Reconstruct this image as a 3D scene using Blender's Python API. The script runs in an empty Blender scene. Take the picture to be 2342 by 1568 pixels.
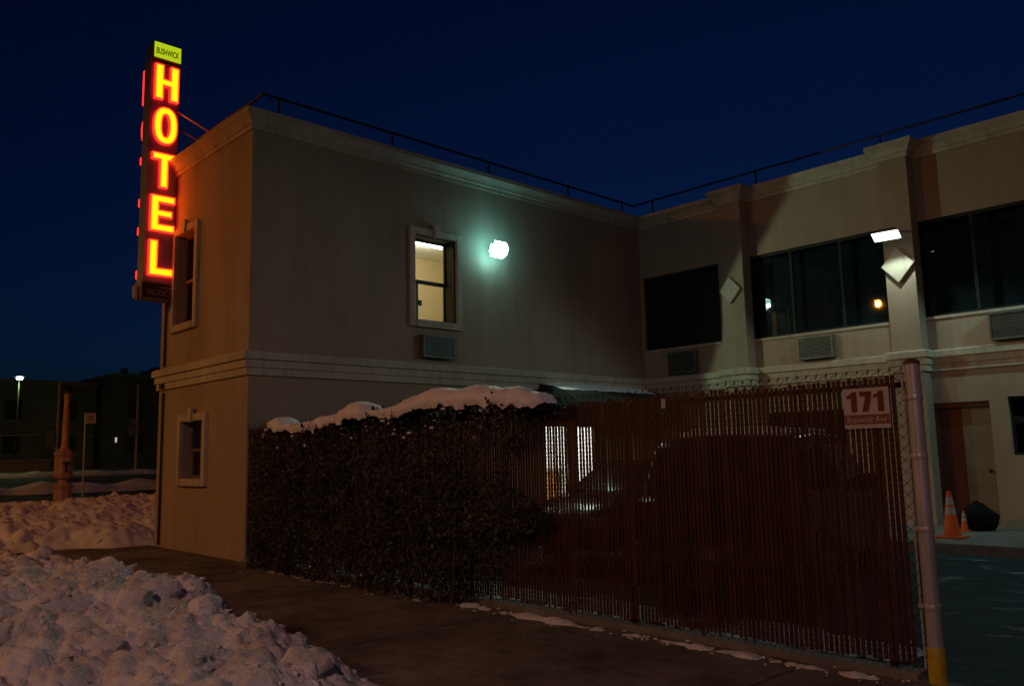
import bpy, bmesh, math, random
from mathutils import Vector, Matrix, noise
random.seed(7)
R = math.radians
scene = bpy.context.scene
COL = scene.collection

# ------------------------------------------------------------------ camera
YAW, PITCH, ROLL = -0.8134, 0.1324, -0.0219
CAM_H = 1.6
def camera_matrix():
    f = Vector((math.sin(YAW) * math.cos(PITCH), math.cos(YAW) * math.cos(PITCH), math.sin(PITCH)))
    r = Vector((math.cos(YAW), -math.sin(YAW), 0)); u = r.cross(f)
    c, s = math.cos(ROLL), math.sin(ROLL)
    rr, uu = c * r + s * u, -s * r + c * u
    m = Matrix((rr, uu, -f)).transposed().to_4x4()
    m.translation = (0, 0, CAM_H)
    return m
cam_data = bpy.data.cameras.new('camera')
cam_data.sensor_width = 36.0
cam_data.lens = 1894.55 / 2342 * 36.0
cam_data.clip_start = 0.05
cam_data.clip_end = 3000
cam = bpy.data.objects.new('camera', cam_data)
COL.objects.link(cam)
cam.matrix_world = camera_matrix()
scene.camera = cam

# ------------------------------------------------------------------ sky, exposure
world = bpy.data.worlds.new('World')
scene.world = world
world.use_nodes = True
wn = world.node_tree
bg = wn.nodes['Background']
sky = wn.nodes.new('ShaderNodeTexSky')
sky.sky_type = 'NISHITA'
sky.sun_disc = False
sky.sun_elevation = R(-3.0)
sky.sun_rotation = R(-25)
sky.altitude = 50
sky.air_density = 1.0
sky.dust_density = 0.3
sky.ozone_density = 5.0
tint = wn.nodes.new('ShaderNodeMix')
tint.data_type = 'RGBA'
tint.blend_type = 'MULTIPLY'
tint.inputs['Factor'].default_value = 1.0
tint.inputs['B'].default_value = (.36, 1.28, 1.27, 1)
wn.links.new(sky.outputs['Color'], tint.inputs['A'])
wn.links.new(tint.outputs['Result'], bg.inputs['Color'])
bg.inputs['Strength'].default_value = 0.15
scene.view_settings.view_transform = 'Standard'
scene.view_settings.look = 'None'
scene.view_settings.exposure = 0
scene.view_settings.gamma = 1
scene.render.engine = 'CYCLES'
scene.cycles.use_denoising = True
scene.cycles.max_bounces = 6
scene.cycles.transparent_max_bounces = 12
scene.cycles.sample_clamp_indirect = 2.0
scene.cycles.caustics_reflective = False
scene.cycles.caustics_refractive = False

# ------------------------------------------------------------------ materials
MATS = {}
def mat(name, col=(.5, .5, .5), rough=.7, metal=0.0, spec=.5, noise_scale=0, var=.0, bump=0, bump_scale=60, emit=None, strength=0,
        stretch=(1, 1, 1), col2=None):
    if name in MATS:
        return MATS[name]
    m = bpy.data.materials.new(name)
    m.use_nodes = True
    nt = m.node_tree
    b = nt.nodes['Principled BSDF']
    b.inputs['Base Color'].default_value = (*col, 1)
    b.inputs['Roughness'].default_value = rough
    b.inputs['Metallic'].default_value = metal
    b.inputs['Specular IOR Level'].default_value = spec
    if emit:
        b.inputs['Emission Color'].default_value = (*emit, 1)
        b.inputs['Emission Strength'].default_value = strength
    if noise_scale or bump:
        tc = nt.nodes.new('ShaderNodeTexCoord')
        geo = nt.nodes.new('ShaderNodeNewGeometry')
        mp = nt.nodes.new('ShaderNodeMapping')
        mp.inputs['Scale'].default_value = stretch
        nt.links.new(geo.outputs['Position'], mp.inputs['Vector'])
    if noise_scale:
        n = nt.nodes.new('ShaderNodeTexNoise')
        n.inputs['Scale'].default_value = noise_scale
        n.inputs['Detail'].default_value = 6
        n.inputs['Roughness'].default_value = .65
        nt.links.new(mp.outputs['Vector'], n.inputs['Vector'])
        cr = nt.nodes.new('ShaderNodeValToRGB')
        c2 = col2 or tuple(max(0, c * (1 - var)) for c in col)
        cr.color_ramp.elements[0].position = .32
        cr.color_ramp.elements[0].color = (*c2, 1)
        cr.color_ramp.elements[1].position = .66
        cr.color_ramp.elements[1].color = (*[min(1, c * (1 + var * .4)) for c in col], 1)
        nt.links.new(n.outputs['Fac'], cr.inputs['Fac'])
        nt.links.new(cr.outputs['Color'], b.inputs['Base Color'])
    if bump:
        n2 = nt.nodes.new('ShaderNodeTexNoise')
        n2.inputs['Scale'].default_value = bump_scale
        n2.inputs['Detail'].default_value = 4
        nt.links.new(geo.outputs['Position'], n2.inputs['Vector'])
        bp = nt.nodes.new('ShaderNodeBump')
        bp.inputs['Strength'].default_value = bump
        bp.inputs['Distance'].default_value = .02
        nt.links.new(n2.outputs['Fac'], bp.inputs['Height'])
        nt.links.new(bp.outputs['Normal'], b.inputs['Normal'])
    MATS[name] = m
    return m

def emission(name, col, strength):
    if name in MATS:
        return MATS[name]
    m = bpy.data.materials.new(name)
    m.use_nodes = True
    nt = m.node_tree
    nt.nodes.remove(nt.nodes['Principled BSDF'])
    e = nt.nodes.new('ShaderNodeEmission')
    e.inputs['Color'].default_value = (*col, 1)
    e.inputs['Strength'].default_value = strength
    nt.links.new(e.outputs[0], nt.nodes['Material Output'].inputs['Surface'])
    MATS[name] = m
    return m

def thin_glass(name, tint=(.9, .95, .95), ior=1.5, rough=.015):
    if name in MATS:
        return MATS[name]
    m = bpy.data.materials.new(name)
    m.use_nodes = True
    nt = m.node_tree
    nt.nodes.remove(nt.nodes['Principled BSDF'])
    t = nt.nodes.new('ShaderNodeBsdfTransparent')
    t.inputs['Color'].default_value = (*tint, 1)
    g = nt.nodes.new('ShaderNodeBsdfGlossy')
    g.inputs['Roughness'].default_value = rough
    g.inputs['Color'].default_value = (1, 1, 1, 1)
    fr = nt.nodes.new('ShaderNodeFresnel')
    fr.inputs['IOR'].default_value = ior
    mx = nt.nodes.new('ShaderNodeMixShader')
    ge = nt.nodes.new('ShaderNodeNewGeometry')
    ma = nt.nodes.new('ShaderNodeMath')
    ma.operation = 'SUBTRACT'
    ma.use_clamp = True
    nt.links.new(fr.outputs[0], ma.inputs[0])
    nt.links.new(ge.outputs['Backfacing'], ma.inputs[1])
    nt.links.new(ma.outputs[0], mx.inputs['Fac'])
    nt.links.new(t.outputs[0], mx.inputs[1])
    nt.links.new(g.outputs[0], mx.inputs[2])
    nt.links.new(mx.outputs[0], nt.nodes['Material Output'].inputs['Surface'])
    MATS[name] = m
    return m

def slush_layer(m):
    nt = m.node_tree
    b = nt.nodes['Principled BSDF']
    src = b.inputs['Base Color'].links[0].from_socket
    g = nt.nodes.new('ShaderNodeNewGeometry')
    mp = nt.nodes.new('ShaderNodeMapping'); mp.inputs['Scale'].default_value = (.9, 2.2, 1)
    n = nt.nodes.new('ShaderNodeTexNoise'); n.inputs['Scale'].default_value = 1.5; n.inputs['Detail'].default_value = 9; n.inputs['Roughness'].default_value = .7
    cr = nt.nodes.new('ShaderNodeValToRGB')
    cr.color_ramp.elements[0].position = .56; cr.color_ramp.elements[1].position = .72
    mx = nt.nodes.new('ShaderNodeMix'); mx.data_type = 'RGBA'
    mx.inputs['B'].default_value = (.34, .42, .43, 1)
    nt.links.new(g.outputs['Position'], mp.inputs['Vector']); nt.links.new(mp.outputs[0], n.inputs['Vector'])
    nt.links.new(n.outputs['Fac'], cr.inputs['Fac']); nt.links.new(cr.outputs['Color'], mx.inputs['Factor'])
    nt.links.new(src, mx.inputs['A']); nt.links.new(mx.outputs['Result'], b.inputs['Base Color'])
STUCCO = mat('tan_stucco', (.43, .345, .25), .9, noise_scale=1.1, var=.13, bump=.35, bump_scale=90, spec=.2, stretch=(1, 1, .35))
def weather(m, scale, stretch, low, high, dark, obj_random=False):
    # multiply the base colour by stretched noise (streaks, salt, wear), or by a per-object shade
    nt = m.node_tree
    b = nt.nodes['Principled BSDF']
    g = nt.nodes.new('ShaderNodeNewGeometry')
    cr = nt.nodes.new('ShaderNodeValToRGB')
    cr.color_ramp.elements[0].position = low; cr.color_ramp.elements[0].color = (*dark, 1)
    cr.color_ramp.elements[1].position = high; cr.color_ramp.elements[1].color = (1, 1, 1, 1)
    if obj_random:
        oi = nt.nodes.new('ShaderNodeObjectInfo')
        nt.links.new(oi.outputs['Random'], cr.inputs['Fac'])
    else:
        mp = nt.nodes.new('ShaderNodeMapping'); mp.inputs['Scale'].default_value = stretch
        n = nt.nodes.new('ShaderNodeTexNoise'); n.inputs['Scale'].default_value = scale; n.inputs['Detail'].default_value = 7; n.inputs['Roughness'].default_value = .68
        nt.links.new(g.outputs['Position'], mp.inputs['Vector']); nt.links.new(mp.outputs[0], n.inputs['Vector'])
        nt.links.new(n.outputs['Fac'], cr.inputs['Fac'])
    mx = nt.nodes.new('ShaderNodeMix'); mx.data_type = 'RGBA'; mx.blend_type = 'MULTIPLY'; mx.inputs['Factor'].default_value = 1
    src = b.inputs['Base Color'].links[0].from_socket
    nt.links.new(src, mx.inputs['A']); nt.links.new(cr.outputs['Color'], mx.inputs['B'])
    nt.links.new(mx.outputs['Result'], b.inputs['Base Color'])
weather(STUCCO, 1.1, (2.2, 2.2, .28), .28, .56, (.86, .85, .84))
TRIM = mat('cream_trim', (.58, .52, .40), .8, noise_scale=1.6, var=.22, bump=.15, bump_scale=60, spec=.25, stretch=(1, 1, .5))
CONC = mat('grey_concrete', (.20, .185, .165), .9, noise_scale=2.2, var=.35, bump=.3, bump_scale=120, spec=.2)
SIDEWALK = mat('sidewalk_concrete', (.23, .205, .175), .85, noise_scale=1.7, var=.5, bump=.35, bump_scale=110, spec=.25)
ASPH = mat('asphalt', (.055, .055, .057), .8, noise_scale=1.1, var=.5, bump=.5, bump_scale=140, spec=.35)
YARD = mat('slushy_asphalt', (.012, .042, .050), .75, noise_scale=1.3, col2=(.007, .022, .028), var=.4, bump=.5, bump_scale=40, spec=.15)
SNOW = mat('dirty_snow', (.84, .84, .85), .65, noise_scale=2.3, col2=(.58, .55, .52), var=.05, bump=.8, bump_scale=38, spec=.3)
slush_layer(YARD)
weather(SIDEWALK, .8, (1, 1, 1), .36, .58, (.52, .5, .5))
weather(SIDEWALK, 6, (1, 1, 1), .38, .5, (.75, .75, .75))
weather(TRIM, 2.2, (3, 3, .3), .30, .50, (.72, .70, .68))
CLEAN = mat('fresh_snow', (.86, .86, .88), .6, noise_scale=3, var=.08, bump=.3, bump_scale=45, spec=.3)
SLAT = mat('maroon_slat', (.075, .025, .018), .45, noise_scale=5, var=.3, spec=.4)
weather(SLAT, 1, (1, 1, 1), 0, 1, (.55, .5, .5), True)
WIRE = mat('dark_wire', (.012, .008, .007), .6)
GALV = mat('galvanised_steel', (.52, .52, .53), .42, metal=.35, noise_scale=6, var=.25, stretch=(1, 1, .3))
DARKMETAL = mat('dark_metal', (.035, .03, .03), .5, metal=.5)
BLACK = mat('black_plastic', (.015, .015, .016), .45)
RUBBER = mat('rubber', (.02, .02, .02), .8)
GLASS = thin_glass('window_glass')
DARKGLASS = thin_glass('dark_window_glass', (.62, .70, .70), 1.6)
CURTAIN = mat('grey_curtain', (.06, .085, .10), .9, noise_scale=3, var=.3, stretch=(4, 4, .2))
BRONZE = mat('bronze_frame', (.022, .025, .026), .6, metal=.0, spec=.2)
YELLOW = mat('yellow_paint', (.50, .36, .02), .55, noise_scale=8, var=.4)
BROWN = mat('red_brown_door', (.12, .035, .02), .6, noise_scale=3, var=.3, stretch=(3, 3, .3))
BEIGE = mat('beige_door', (.24, .20, .13), .6, noise_scale=2, var=.2)

# ------------------------------------------------------------------ mesh helpers
def wpos(o):
    v = Vector((0, 0, 0))
    while o:
        v += o.location
        o = o.parent
    return v

class MB:
    def __init__(s):
        s.v, s.f, s.m = [], [], []
        s.T = None
        s.mi = 0
    def add(s, vs, fs):
        b = len(s.v)
        for q in vs:
            q = Vector(q)
            s.v.append(s.T @ q if s.T else q)
        for f in fs:
            s.f.append([b + i for i in f]); s.m.append(s.mi)
        return s
    def box(s, x0, x1, y0, y1, z0, z1):
        x0, x1 = min(x0, x1), max(x0, x1); y0, y1 = min(y0, y1), max(y0, y1); z0, z1 = min(z0, z1), max(z0, z1)
        return s.add([(x0, y0, z0), (x1, y0, z0), (x1, y1, z0), (x0, y1, z0), (x0, y0, z1), (x1, y0, z1), (x1, y1, z1), (x0, y1, z1)],
                     [(3, 2, 1, 0), (4, 5, 6, 7), (0, 1, 5, 4), (1, 2, 6, 5), (2, 3, 7, 6), (3, 0, 4, 7)])
    def cbox(s, x0, x1, y0, y1, z0, z1, c=.01):
        # box with chamfered vertical and horizontal edges
        bm = bmesh.new()
        bmesh.ops.create_cube(bm, size=1)
        for v in bm.verts:
            v.co = Vector((x0 + (v.co.x + .5) * (x1 - x0), y0 + (v.co.y + .5) * (y1 - y0), z0 + (v.co.z + .5) * (z1 - z0)))
        bmesh.ops.bevel(bm, geom=bm.edges[:], offset=c, segments=2, affect='EDGES', profile=.6)
        bm.verts.index_update()
        s.add([v.co.copy() for v in bm.verts], [[v.index for v in f.verts] for f in bm.faces])
        bm.free()
        return s
    def tube(s, p0, p1, r, n=8, r1=None, cap=True):
        p0, p1 = Vector(p0), Vector(p1)
        r1 = r if r1 is None else r1
        d = (p1 - p0).normalized()
        a = d.orthogonal().normalized(); b = d.cross(a)
        vs = []
        for p, rr in ((p0, r), (p1, r1)):
            for i in range(n):
                t = 2 * math.pi * i / n
                vs.append(p + (a * math.cos(t) + b * math.sin(t)) * rr)
        fs = [(i, (i + 1) % n, n + (i + 1) % n, n + i) for i in range(n)]
        if cap:
            fs += [tuple(range(n - 1, -1, -1)), tuple(range(n, 2 * n))]
        return s.add(vs, fs)
    def path(s, pts, r, n=8):
        for a, b in zip(pts, pts[1:]):
            s.tube(a, b, r, n)
        return s
    def lathe(s, c, prof, n=16, rot=0):
        c = Vector(c)
        vs = []
        for r, z in prof:
            for i in range(n):
                t = 2 * math.pi * i / n + rot
                vs.append(c + Vector((r * math.cos(t), r * math.sin(t), z)))
        fs = []
        for k in range(len(prof) - 1):
            for i in range(n):
                j = (i + 1) % n
                fs.append((k * n + i, k * n + j, (k + 1) * n + j, (k + 1) * n + i))
        fs.append(tuple(range(n - 1, -1, -1)))
        fs.append(tuple(range((len(prof) - 1) * n, len(prof) * n)))
        return s.add(vs, fs)
    def prism(s, pts, o, u, v, n, d):
        # extrude 2D polygon pts from plane (o;u,v) along n by d
        o, u, v, n = Vector(o), Vector(u), Vector(v), Vector(n)
        k = len(pts)
        vs = [o + u * a + v * b for a, b in pts] + [o + u * a + v * b + n * d for a, b in pts]
        fs = [tuple(range(k - 1, -1, -1)), tuple(range(k, 2 * k))] + [(i, (i + 1) % k, k + (i + 1) % k, k + i) for i in range(k)]
        return s.add(vs, fs)
    def build(s, name, material, parent=None, smooth=False, bevel=0, weld=False):
        me = bpy.data.meshes.new(name)
        o = bpy.data.objects.new(name, me)
        xs = [v.x for v in s.v]; ys = [v.y for v in s.v]; zs = [v.z for v in s.v]
        org = Vector(((min(xs) + max(xs)) / 2, (min(ys) + max(ys)) / 2, min(zs)))
        me.from_pydata([v - org for v in s.v], [], s.f)
        for mm in (material if isinstance(material, (list, tuple)) else [material]):
            me.materials.append(mm)
        if isinstance(material, (list, tuple)):
            me.polygons.foreach_set('material_index', s.m)
        bm = bmesh.new(); bm.from_mesh(me)
        if weld:
            bmesh.ops.remove_doubles(bm, verts=bm.verts, dist=1e-4)
        bmesh.ops.recalc_face_normals(bm, faces=bm.faces)
        bm.to_mesh(me); bm.free()
        if smooth:
            me.polygons.foreach_set('use_smooth', [True] * len(me.polygons))
            if smooth != 'all':
                try:
                    me.set_sharp_from_angle(angle=R(40))
                except Exception:
                    pass
        COL.objects.link(o)
        if parent:
            o.parent = parent
            o.location = org - wpos(parent)
        else:
            o.location = org
        if bevel:
            bv = o.modifiers.new('bevel', 'BEVEL'); bv.width = bevel; bv.segments = 2; bv.limit_method = 'ANGLE'
        return o

def tag(o, label=None, cat=None, group=None, kind=None):
    if label: o['label'] = label
    if cat: o['category'] = cat
    if group: o['group'] = group
    if kind: o['kind'] = kind
    return o
def thing(name, loc, label, cat, group=None):
    o = bpy.data.objects.new(name, None)
    o.empty_display_size = .3
    COL.objects.link(o)
    o.location = loc
    return tag(o, label, cat, group)
def part_box(name, m, parent, *b):
    return MB().box(*b).build(name, m, parent)
def copy_tree(o, parent=None):
    c = o.copy(); COL.objects.link(c); c.parent = parent
    for ch in list(o.children):
        copy_tree(ch, c)
    return c
def light(name, kind, loc, energy, color, direction=None, parent=None, **kw):
    d = bpy.data.lights.new(name, kind)
    d.energy = energy; d.color = color
    for k, v in kw.items():
        setattr(d, k, v)
    o = bpy.data.objects.new(name, d)
    COL.objects.link(o)
    o.location = Vector(loc) - (wpos(parent) if parent else Vector())
    if direction:
        o.rotation_euler = Vector(direction).to_track_quat('-Z', 'Y').to_euler()
    if parent: o.parent = parent
    return o

def wall_panel(axis, pos, u0, u1, z0, z1, holes, thick):
    """wall sheet with openings. axis 'y': plane Y=pos, u = X, body reaches pos+thick; axis 'x': plane X=pos, u = Y."""
    us = sorted({u0, u1, *[h[0] for h in holes], *[h[1] for h in holes]})
    zs = sorted({z0, z1, *[h[2] for h in holes], *[h[3] for h in holes]})
    us = [u for u in us if u0 <= u <= u1]; zs = [z for z in zs if z0 <= z <= z1]
    def solid(i, j):
        if i < 0 or j < 0 or i >= len(us) - 1 or j >= len(zs) - 1: return False
        cu, cz = (us[i] + us[i + 1]) / 2, (zs[j] + zs[j + 1]) / 2
        return not any(h[0] < cu < h[1] and h[2] < cz < h[3] for h in holes)
    def P(u, z, d):
        return (u, pos + d, z) if axis == 'y' else (pos + d, u, z)
    mb = MB()
    for i in range(len(us) - 1):
        for j in range(len(zs) - 1):
            if not solid(i, j): continue
            a, b, c, e = us[i], us[i + 1], zs[j], zs[j + 1]
            for d in (0, thick):
                mb.add([P(a, c, d), P(b, c, d), P(b, e, d), P(a, e, d)], [(0, 1, 2, 3)])
            for (di, dj, q) in ((-1, 0, ((a, c), (a, e))), (1, 0, ((b, c), (b, e))), (0, -1, ((a, c), (b, c))), (0, 1, ((a, e), (b, e)))):
                if not solid(i + di, j + dj):
                    (p, r) = q
                    mb.add([P(*p, 0), P(*r, 0), P(*r, thick), P(*p, thick)], [(0, 1, 2, 3)])
    return mb

# ------------------------------------------------------------------ layout numbers (metres; X along the street, Y into the lot)
D = 6.08            # fence line and street facade
X0 = -12.69         # wall of the wing that faces the lot
XL = -16.5          # far end of the street facade
YC = 16.51          # court wall
ZB0, ZB1 = 2.96, 3.35    # string course
ZC0, ZC1 = 7.13, 7.45    # cornice
ZR = 7.3

def terrain(x):
    if x > -23: return 0.0
    if x > -52: return 1.25 * (-23 - x) / 29
    return 1.25

# ------------------------------------------------------------------ ground, road, pavement
def ground():
    mb = MB()
    xs = [-900, -400, -150, -52, -45, -38, -30, -23, -10, 20, 80, 400, 900]
    ys = [-900, -200, -40, -12, 1.35]
    ys2 = [6.2, 40, 200, 900]
    for yy in (ys + [6.2] + ys2[1:],):
        vs = [(x, y, terrain(x) - .13) for y in yy for x in xs]
        n = len(xs)
        fs = [(j * n + i, j * n + i + 1, (j + 1) * n + i + 1, (j + 1) * n + i) for j in range(len(yy) - 1) for i in range(n - 1)]
        mb.add(vs, fs)
    tag(mb.build('ground', ASPH), kind='structure')
ground()
# lot surface behind the fence
lot = MB()
NX, NY = 44, 28
vs = []
for j in range(NY + 1):
    for i in range(NX + 1):
        x = X0 + 0.02 + (14.7 + 0 - .0) * i / NX; y = 6.16 + (13.3 - 6.16) * j / NY
        vs.append((x, y, -.02 + .02 * noise.noise((x * .7, y * .7, 3))))
lot.add(vs, [(j * (NX + 1) + i, j * (NX + 1) + i + 1, (j + 1) * (NX + 1) + i + 1, (j + 1) * (NX + 1) + i) for j in range(NY) for i in range(NX)])
tag(lot.build('parking_lot', YARD, smooth=True), kind='structure')
# pavement: bed, slabs, kerb
pv = thing_pv = MB().box(-17.6, 5, 1.6, 6.14, -.12, -.03).build('sidewalk', mat('joint_dirt', (.05, .042, .035), .95))
tag(pv, kind='structure')
slab_ys = [1.62, 3.02, 6.12]
sx = -17.6
k = 0
slab_x = [-17.58, -16.0, -12.83, -9.62 - .0, -8.0, -6.4, -4.8, -3.2, -1.6, 0, 1.6, 3.2, 4.98]
slab_x = [-17.58, -16.0, -14.4, -12.8, -11.2, -9.6, -8.0, -6.4, -4.8, -3.2, -1.6, 0, 1.6, 3.2, 4.98]
rng = random.Random(3)
for i in range(len(slab_x) - 1):
    for j in range(len(slab_ys) - 1):
        g = .015
        tz = rng.uniform(-.006, .004)
        MB().cbox(slab_x[i] + g, slab_x[i + 1] - g, slab_ys[j] + g, slab_ys[j + 1] - g, -.09, tz, .006).build('paving_slab', SIDEWALK, pv)
kerb = tag(MB().box(-17.9, 5, 1.36, 1.58, -.13, .0).build('kerb', CONC), kind='structure')
# raised walkway along the court wall
tag(MB().cbox(X0 + .02, 2.0, 13.36, 16.5, -.12, .14, .03).build('walkway', CONC), kind='structure')

# ------------------------------------------------------------------ hotel building
hotel = thing('hotel_building', ((XL + X0) / 2, D, 0), 'two-storey tan stucco hotel with cream cornice and an L-shaped court behind the fence', 'building')
WA_UP = (-15.78, -14.86, 4.14, 5.89)
WA_LO = (-15.27, -14.30, 1.28, 2.30)
WB = (9.42, 10.46, 4.18, 5.88)
DOOR_B1 = (12.95, 13.80, 0.14, 2.25)
DOOR_B2 = (13.92, 14.72, 0.14, 2.25)
PIL = [(-10.15, -9.58), (-6.48, -5.93), (-2.80, -2.25)]
PD = .34
CW = [(-12.62, -10.42, 4.05, 5.88), (-9.74, -6.62, 4.0, 5.88), (-6.05, -2.95, 4.0, 5.88)]
DOOR_C = (-5.97, -4.98, .14, 2.36)
WIN_C = (-4.68, -3.3, 1.38, 2.41)
WIN_C2 = (-9.4, -7.6, 1.25, 2.35)
wall_panel('y', D, XL, X0 + .0, -.1, 7.2, [WA_UP, WA_LO], .24).build('wall', STUCCO, hotel)
wall_panel('x', X0, D + .24, YC, -.1, 7.2, [WB, DOOR_B1, DOOR_B2], -.24).build('wall', STUCCO, hotel)
# end strip so the two walls meet at the corner
wall_panel('y', YC, X0 - .24, 2.0, -.1, 7.2, CW + [DOOR_C, WIN_C, WIN_C2], .24).build('wall', STUCCO, hotel)
part_box('wall', STUCCO, hotel, XL, XL + .24, D + .24, 26, -.1, 7.2)
part_box('wall', STUCCO, hotel, 1.76, 2.0, YC + .24, 26, -.1, 7.2)
part_box('wall', STUCCO, hotel, XL + .24, 1.76, 25.76, 26, -.1, 7.2)
rf = MB(); rf.box(XL + .05, X0 - .05, D + .05, 25.9, 7.2, 7.3); rf.box(X0 - .05, 1.9, YC + .05, 25.9, 7.2, 7.3)
rf.build('roof', mat('roof_felt', (.06, .06, .06), .9), hotel)

def run_profile(name, path, prof, m, closed_ends=True):
    """sweep a profile (out, z) along a horizontal path of (x, y) with outward normal on the right-hand side"""
    n = len(path)
    mb = MB()
    rings = []
    for i, (x, y) in enumerate(path):
        def nrm(a, b):
            d = Vector((b[0] - a[0], b[1] - a[1])).normalized()
            return Vector((d.y, -d.x))
        if i == 0: o = nrm(path[0], path[1])
        elif i == n - 1: o = nrm(path[-2], path[-1])
        else:
            a, b = nrm(path[i - 1], path[i]), nrm(path[i], path[i + 1])
            o = (a + b); o = o / max(.3, o.dot(a))
        rings.append([(x + o.x * p, y + o.y * p, z) for p, z in prof])
    k = len(prof)
    vs = [v for r in rings for v in r]
    fs = [(i * k + j, i * k + (j + 1) % k, (i + 1) * k + (j + 1) % k, (i + 1) * k + j) for i in range(n - 1) for j in range(k)]
    fs += [tuple(range(k)), tuple(range((n - 1) * k + k - 1, (n - 1) * k - 1, -1))]
    mb.add(vs, fs)
    return mb
court = [(X0, YC)]
for a, b in PIL:
    court += [(a, YC), (a, YC - PD), (b, YC - PD), (b, YC)]
court += [(2.0, YC)]
wing = [(XL - .0, D + 3), (XL, D), (X0, D)]
full = [(XL, 12.0), (XL, D), (X0, D)] + court
E_ = .004
corn = [(-.02, ZC0), (.035, ZC0), (.035, ZC0 + .07), (.07, ZC0 + .085), (.075, ZC0 + .13), (.10, ZC0 + .17), (.15, ZC0 + .22), (.17, ZC0 + .235), (.17, ZC1), (-.2, ZC1)]
run_profile('cornice', full, corn, TRIM).build('cornice', TRIM, hotel)
band = [(-.02, ZB0), (.045, ZB0), (.045, ZB0 + .12), (.075, ZB0 + .125), (.075, ZB0 + .25), (.12, ZB0 + .256), (.12, ZB1 - .02), (.10, ZB1), (-.02, ZB1)]
run_profile('string_course', full, band, TRIM).build('string_course', TRIM, hotel)
# pilasters
for a, b in PIL:
    part_box('pilaster', STUCCO, hotel, a, b, YC - PD, YC + .0 - E_, 0.1, 7.15)
# diamond ornaments
for i, (px, pz, r) in enumerate(((-9.90, 5.12, .27), (-6.22, 5.02, .31), (-2.52, 5.05, .30))):
    MB().prism([(0, -r * 1.12), (r, 0), (0, r * 1.12), (-r, 0)], (px, YC - PD - .002, pz), (1, 0, 0), (0, 0, 1), (0, -1, 0), .075).build('diamond_ornament', TRIM, hotel, bevel=.012)

def trim_window(axis, pos, outn, u0, u1, z0, z1, wtrim, key=True, dep=.07, parent=hotel):
    """moulded surround with keystone + double hung sashes; outn: +-1 outward direction along axis normal"""
    def P(u, d, z): return (u, pos + outn * d, z) if axis == 'y' else (pos + outn * d, u, z)
    def bx(mb, a, b, d0, d1, c, e):
        p, q = P(a, d0, c), P(b, d1, e)
        mb.box(p[0], q[0], p[1], q[1], p[2], q[2])
    w = thing_w = bpy.data.objects.new('window', None)
    COL.objects.link(w); w.parent = parent
    w.location = Vector(P((u0 + u1) / 2, 0, z0)) - wpos(parent)
    fr = MB()
    bx(fr, u0 - wtrim, u0, -.01, dep, z0 - wtrim, z1 + wtrim)
    bx(fr, u1, u1 + wtrim, -.01, dep, z0 - wtrim, z1 + wtrim)
    bx(fr, u0, u1, -.01, dep - .002, z1, z1 + wtrim)
    bx(fr, u0, u1, -.01, dep + .012, z0 - wtrim, z0)
    fr.build('surround', TRIM, w, bevel=.008)
    cu = (u0 + u1) / 2
    ks = [(-.055, -.02), (.055, -.02), (.085, wtrim + .10), (-.085, wtrim + .10)]
    o = P(cu, dep * .5, z1)
    uvec = (1, 0, 0) if axis == 'y' else (0, 1, 0)
    nvec = (0, outn, 0) if axis == 'y' else (outn, 0, 0)
    MB().prism(ks, o, uvec, (0, 0, 1), nvec, dep * .5 + .03).build('keystone', TRIM, w, bevel=.006)
    return w, bx, P

def double_hung(w, bx, u0, u1, z0, z1, fm, gm, rec=-.15, fw=.05, panes=True):
    zm = z0 + (z1 - z0) * .49
    for (a, b, dd) in ((zm - .02, z1, rec), (z0, zm + .02, rec - .03)):
        s = MB()
        bx(s, u0, u0 + fw, dd - .03, dd, a, b); bx(s, u1 - fw, u1, dd - .03, dd, a, b)
        bx(s, u0 + fw, u1 - fw, dd - .03, dd, b - fw, b); bx(s, u0 + fw, u1 - fw, dd - .03, dd, a, a + fw)
        s.build('sash', fm, w)
        g = MB(); bx(g, u0 + fw, u1 - fw, dd - .018, dd - .012, a + fw, b - fw); g.build('pane', gm, w)

WFRAME = mat('dark_window_frame', (.018, .02, .028), .45)
WFRAME2 = mat('brown_window_frame', (.22, .13, .09), .5)
def backing(w, axis, u0, u1, y, z0, z1, m, amp=.02, per=.14, name='curtain'):
    n = max(6, int((u1 - u0) / per * 8))
    vs = []
    for i in range(n + 1):
        u = u0 + (u1 - u0) * i / n
        d = amp * math.sin(2 * math.pi * (u - u0) / per + .6 * math.sin(u * 5))
        for z in (z0, z1):
            vs.append((u, y + d, z) if axis == 'y' else (y + d, u, z))
    return MB().add(vs, [(2 * i, 2 * i + 2, 2 * i + 3, 2 * i + 1) for i in range(n)]).build(name, m, w, smooth='all')
# street facade windows
for hole in (WA_UP, WA_LO):
    w, bx, P = trim_window('y', D, -1, *hole, .13)
    double_hung(w, bx, *hole, WFRAME2, DARKGLASS)
    backing(w, 'y', hole[0] - .05, hole[1] + .05, D + .32, hole[2] - .05, hole[3] + .05, mat('dull_red_curtain', (.22, .12, .09), .9, noise_scale=2, var=.3, stretch=(4, 4, .3)))
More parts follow.
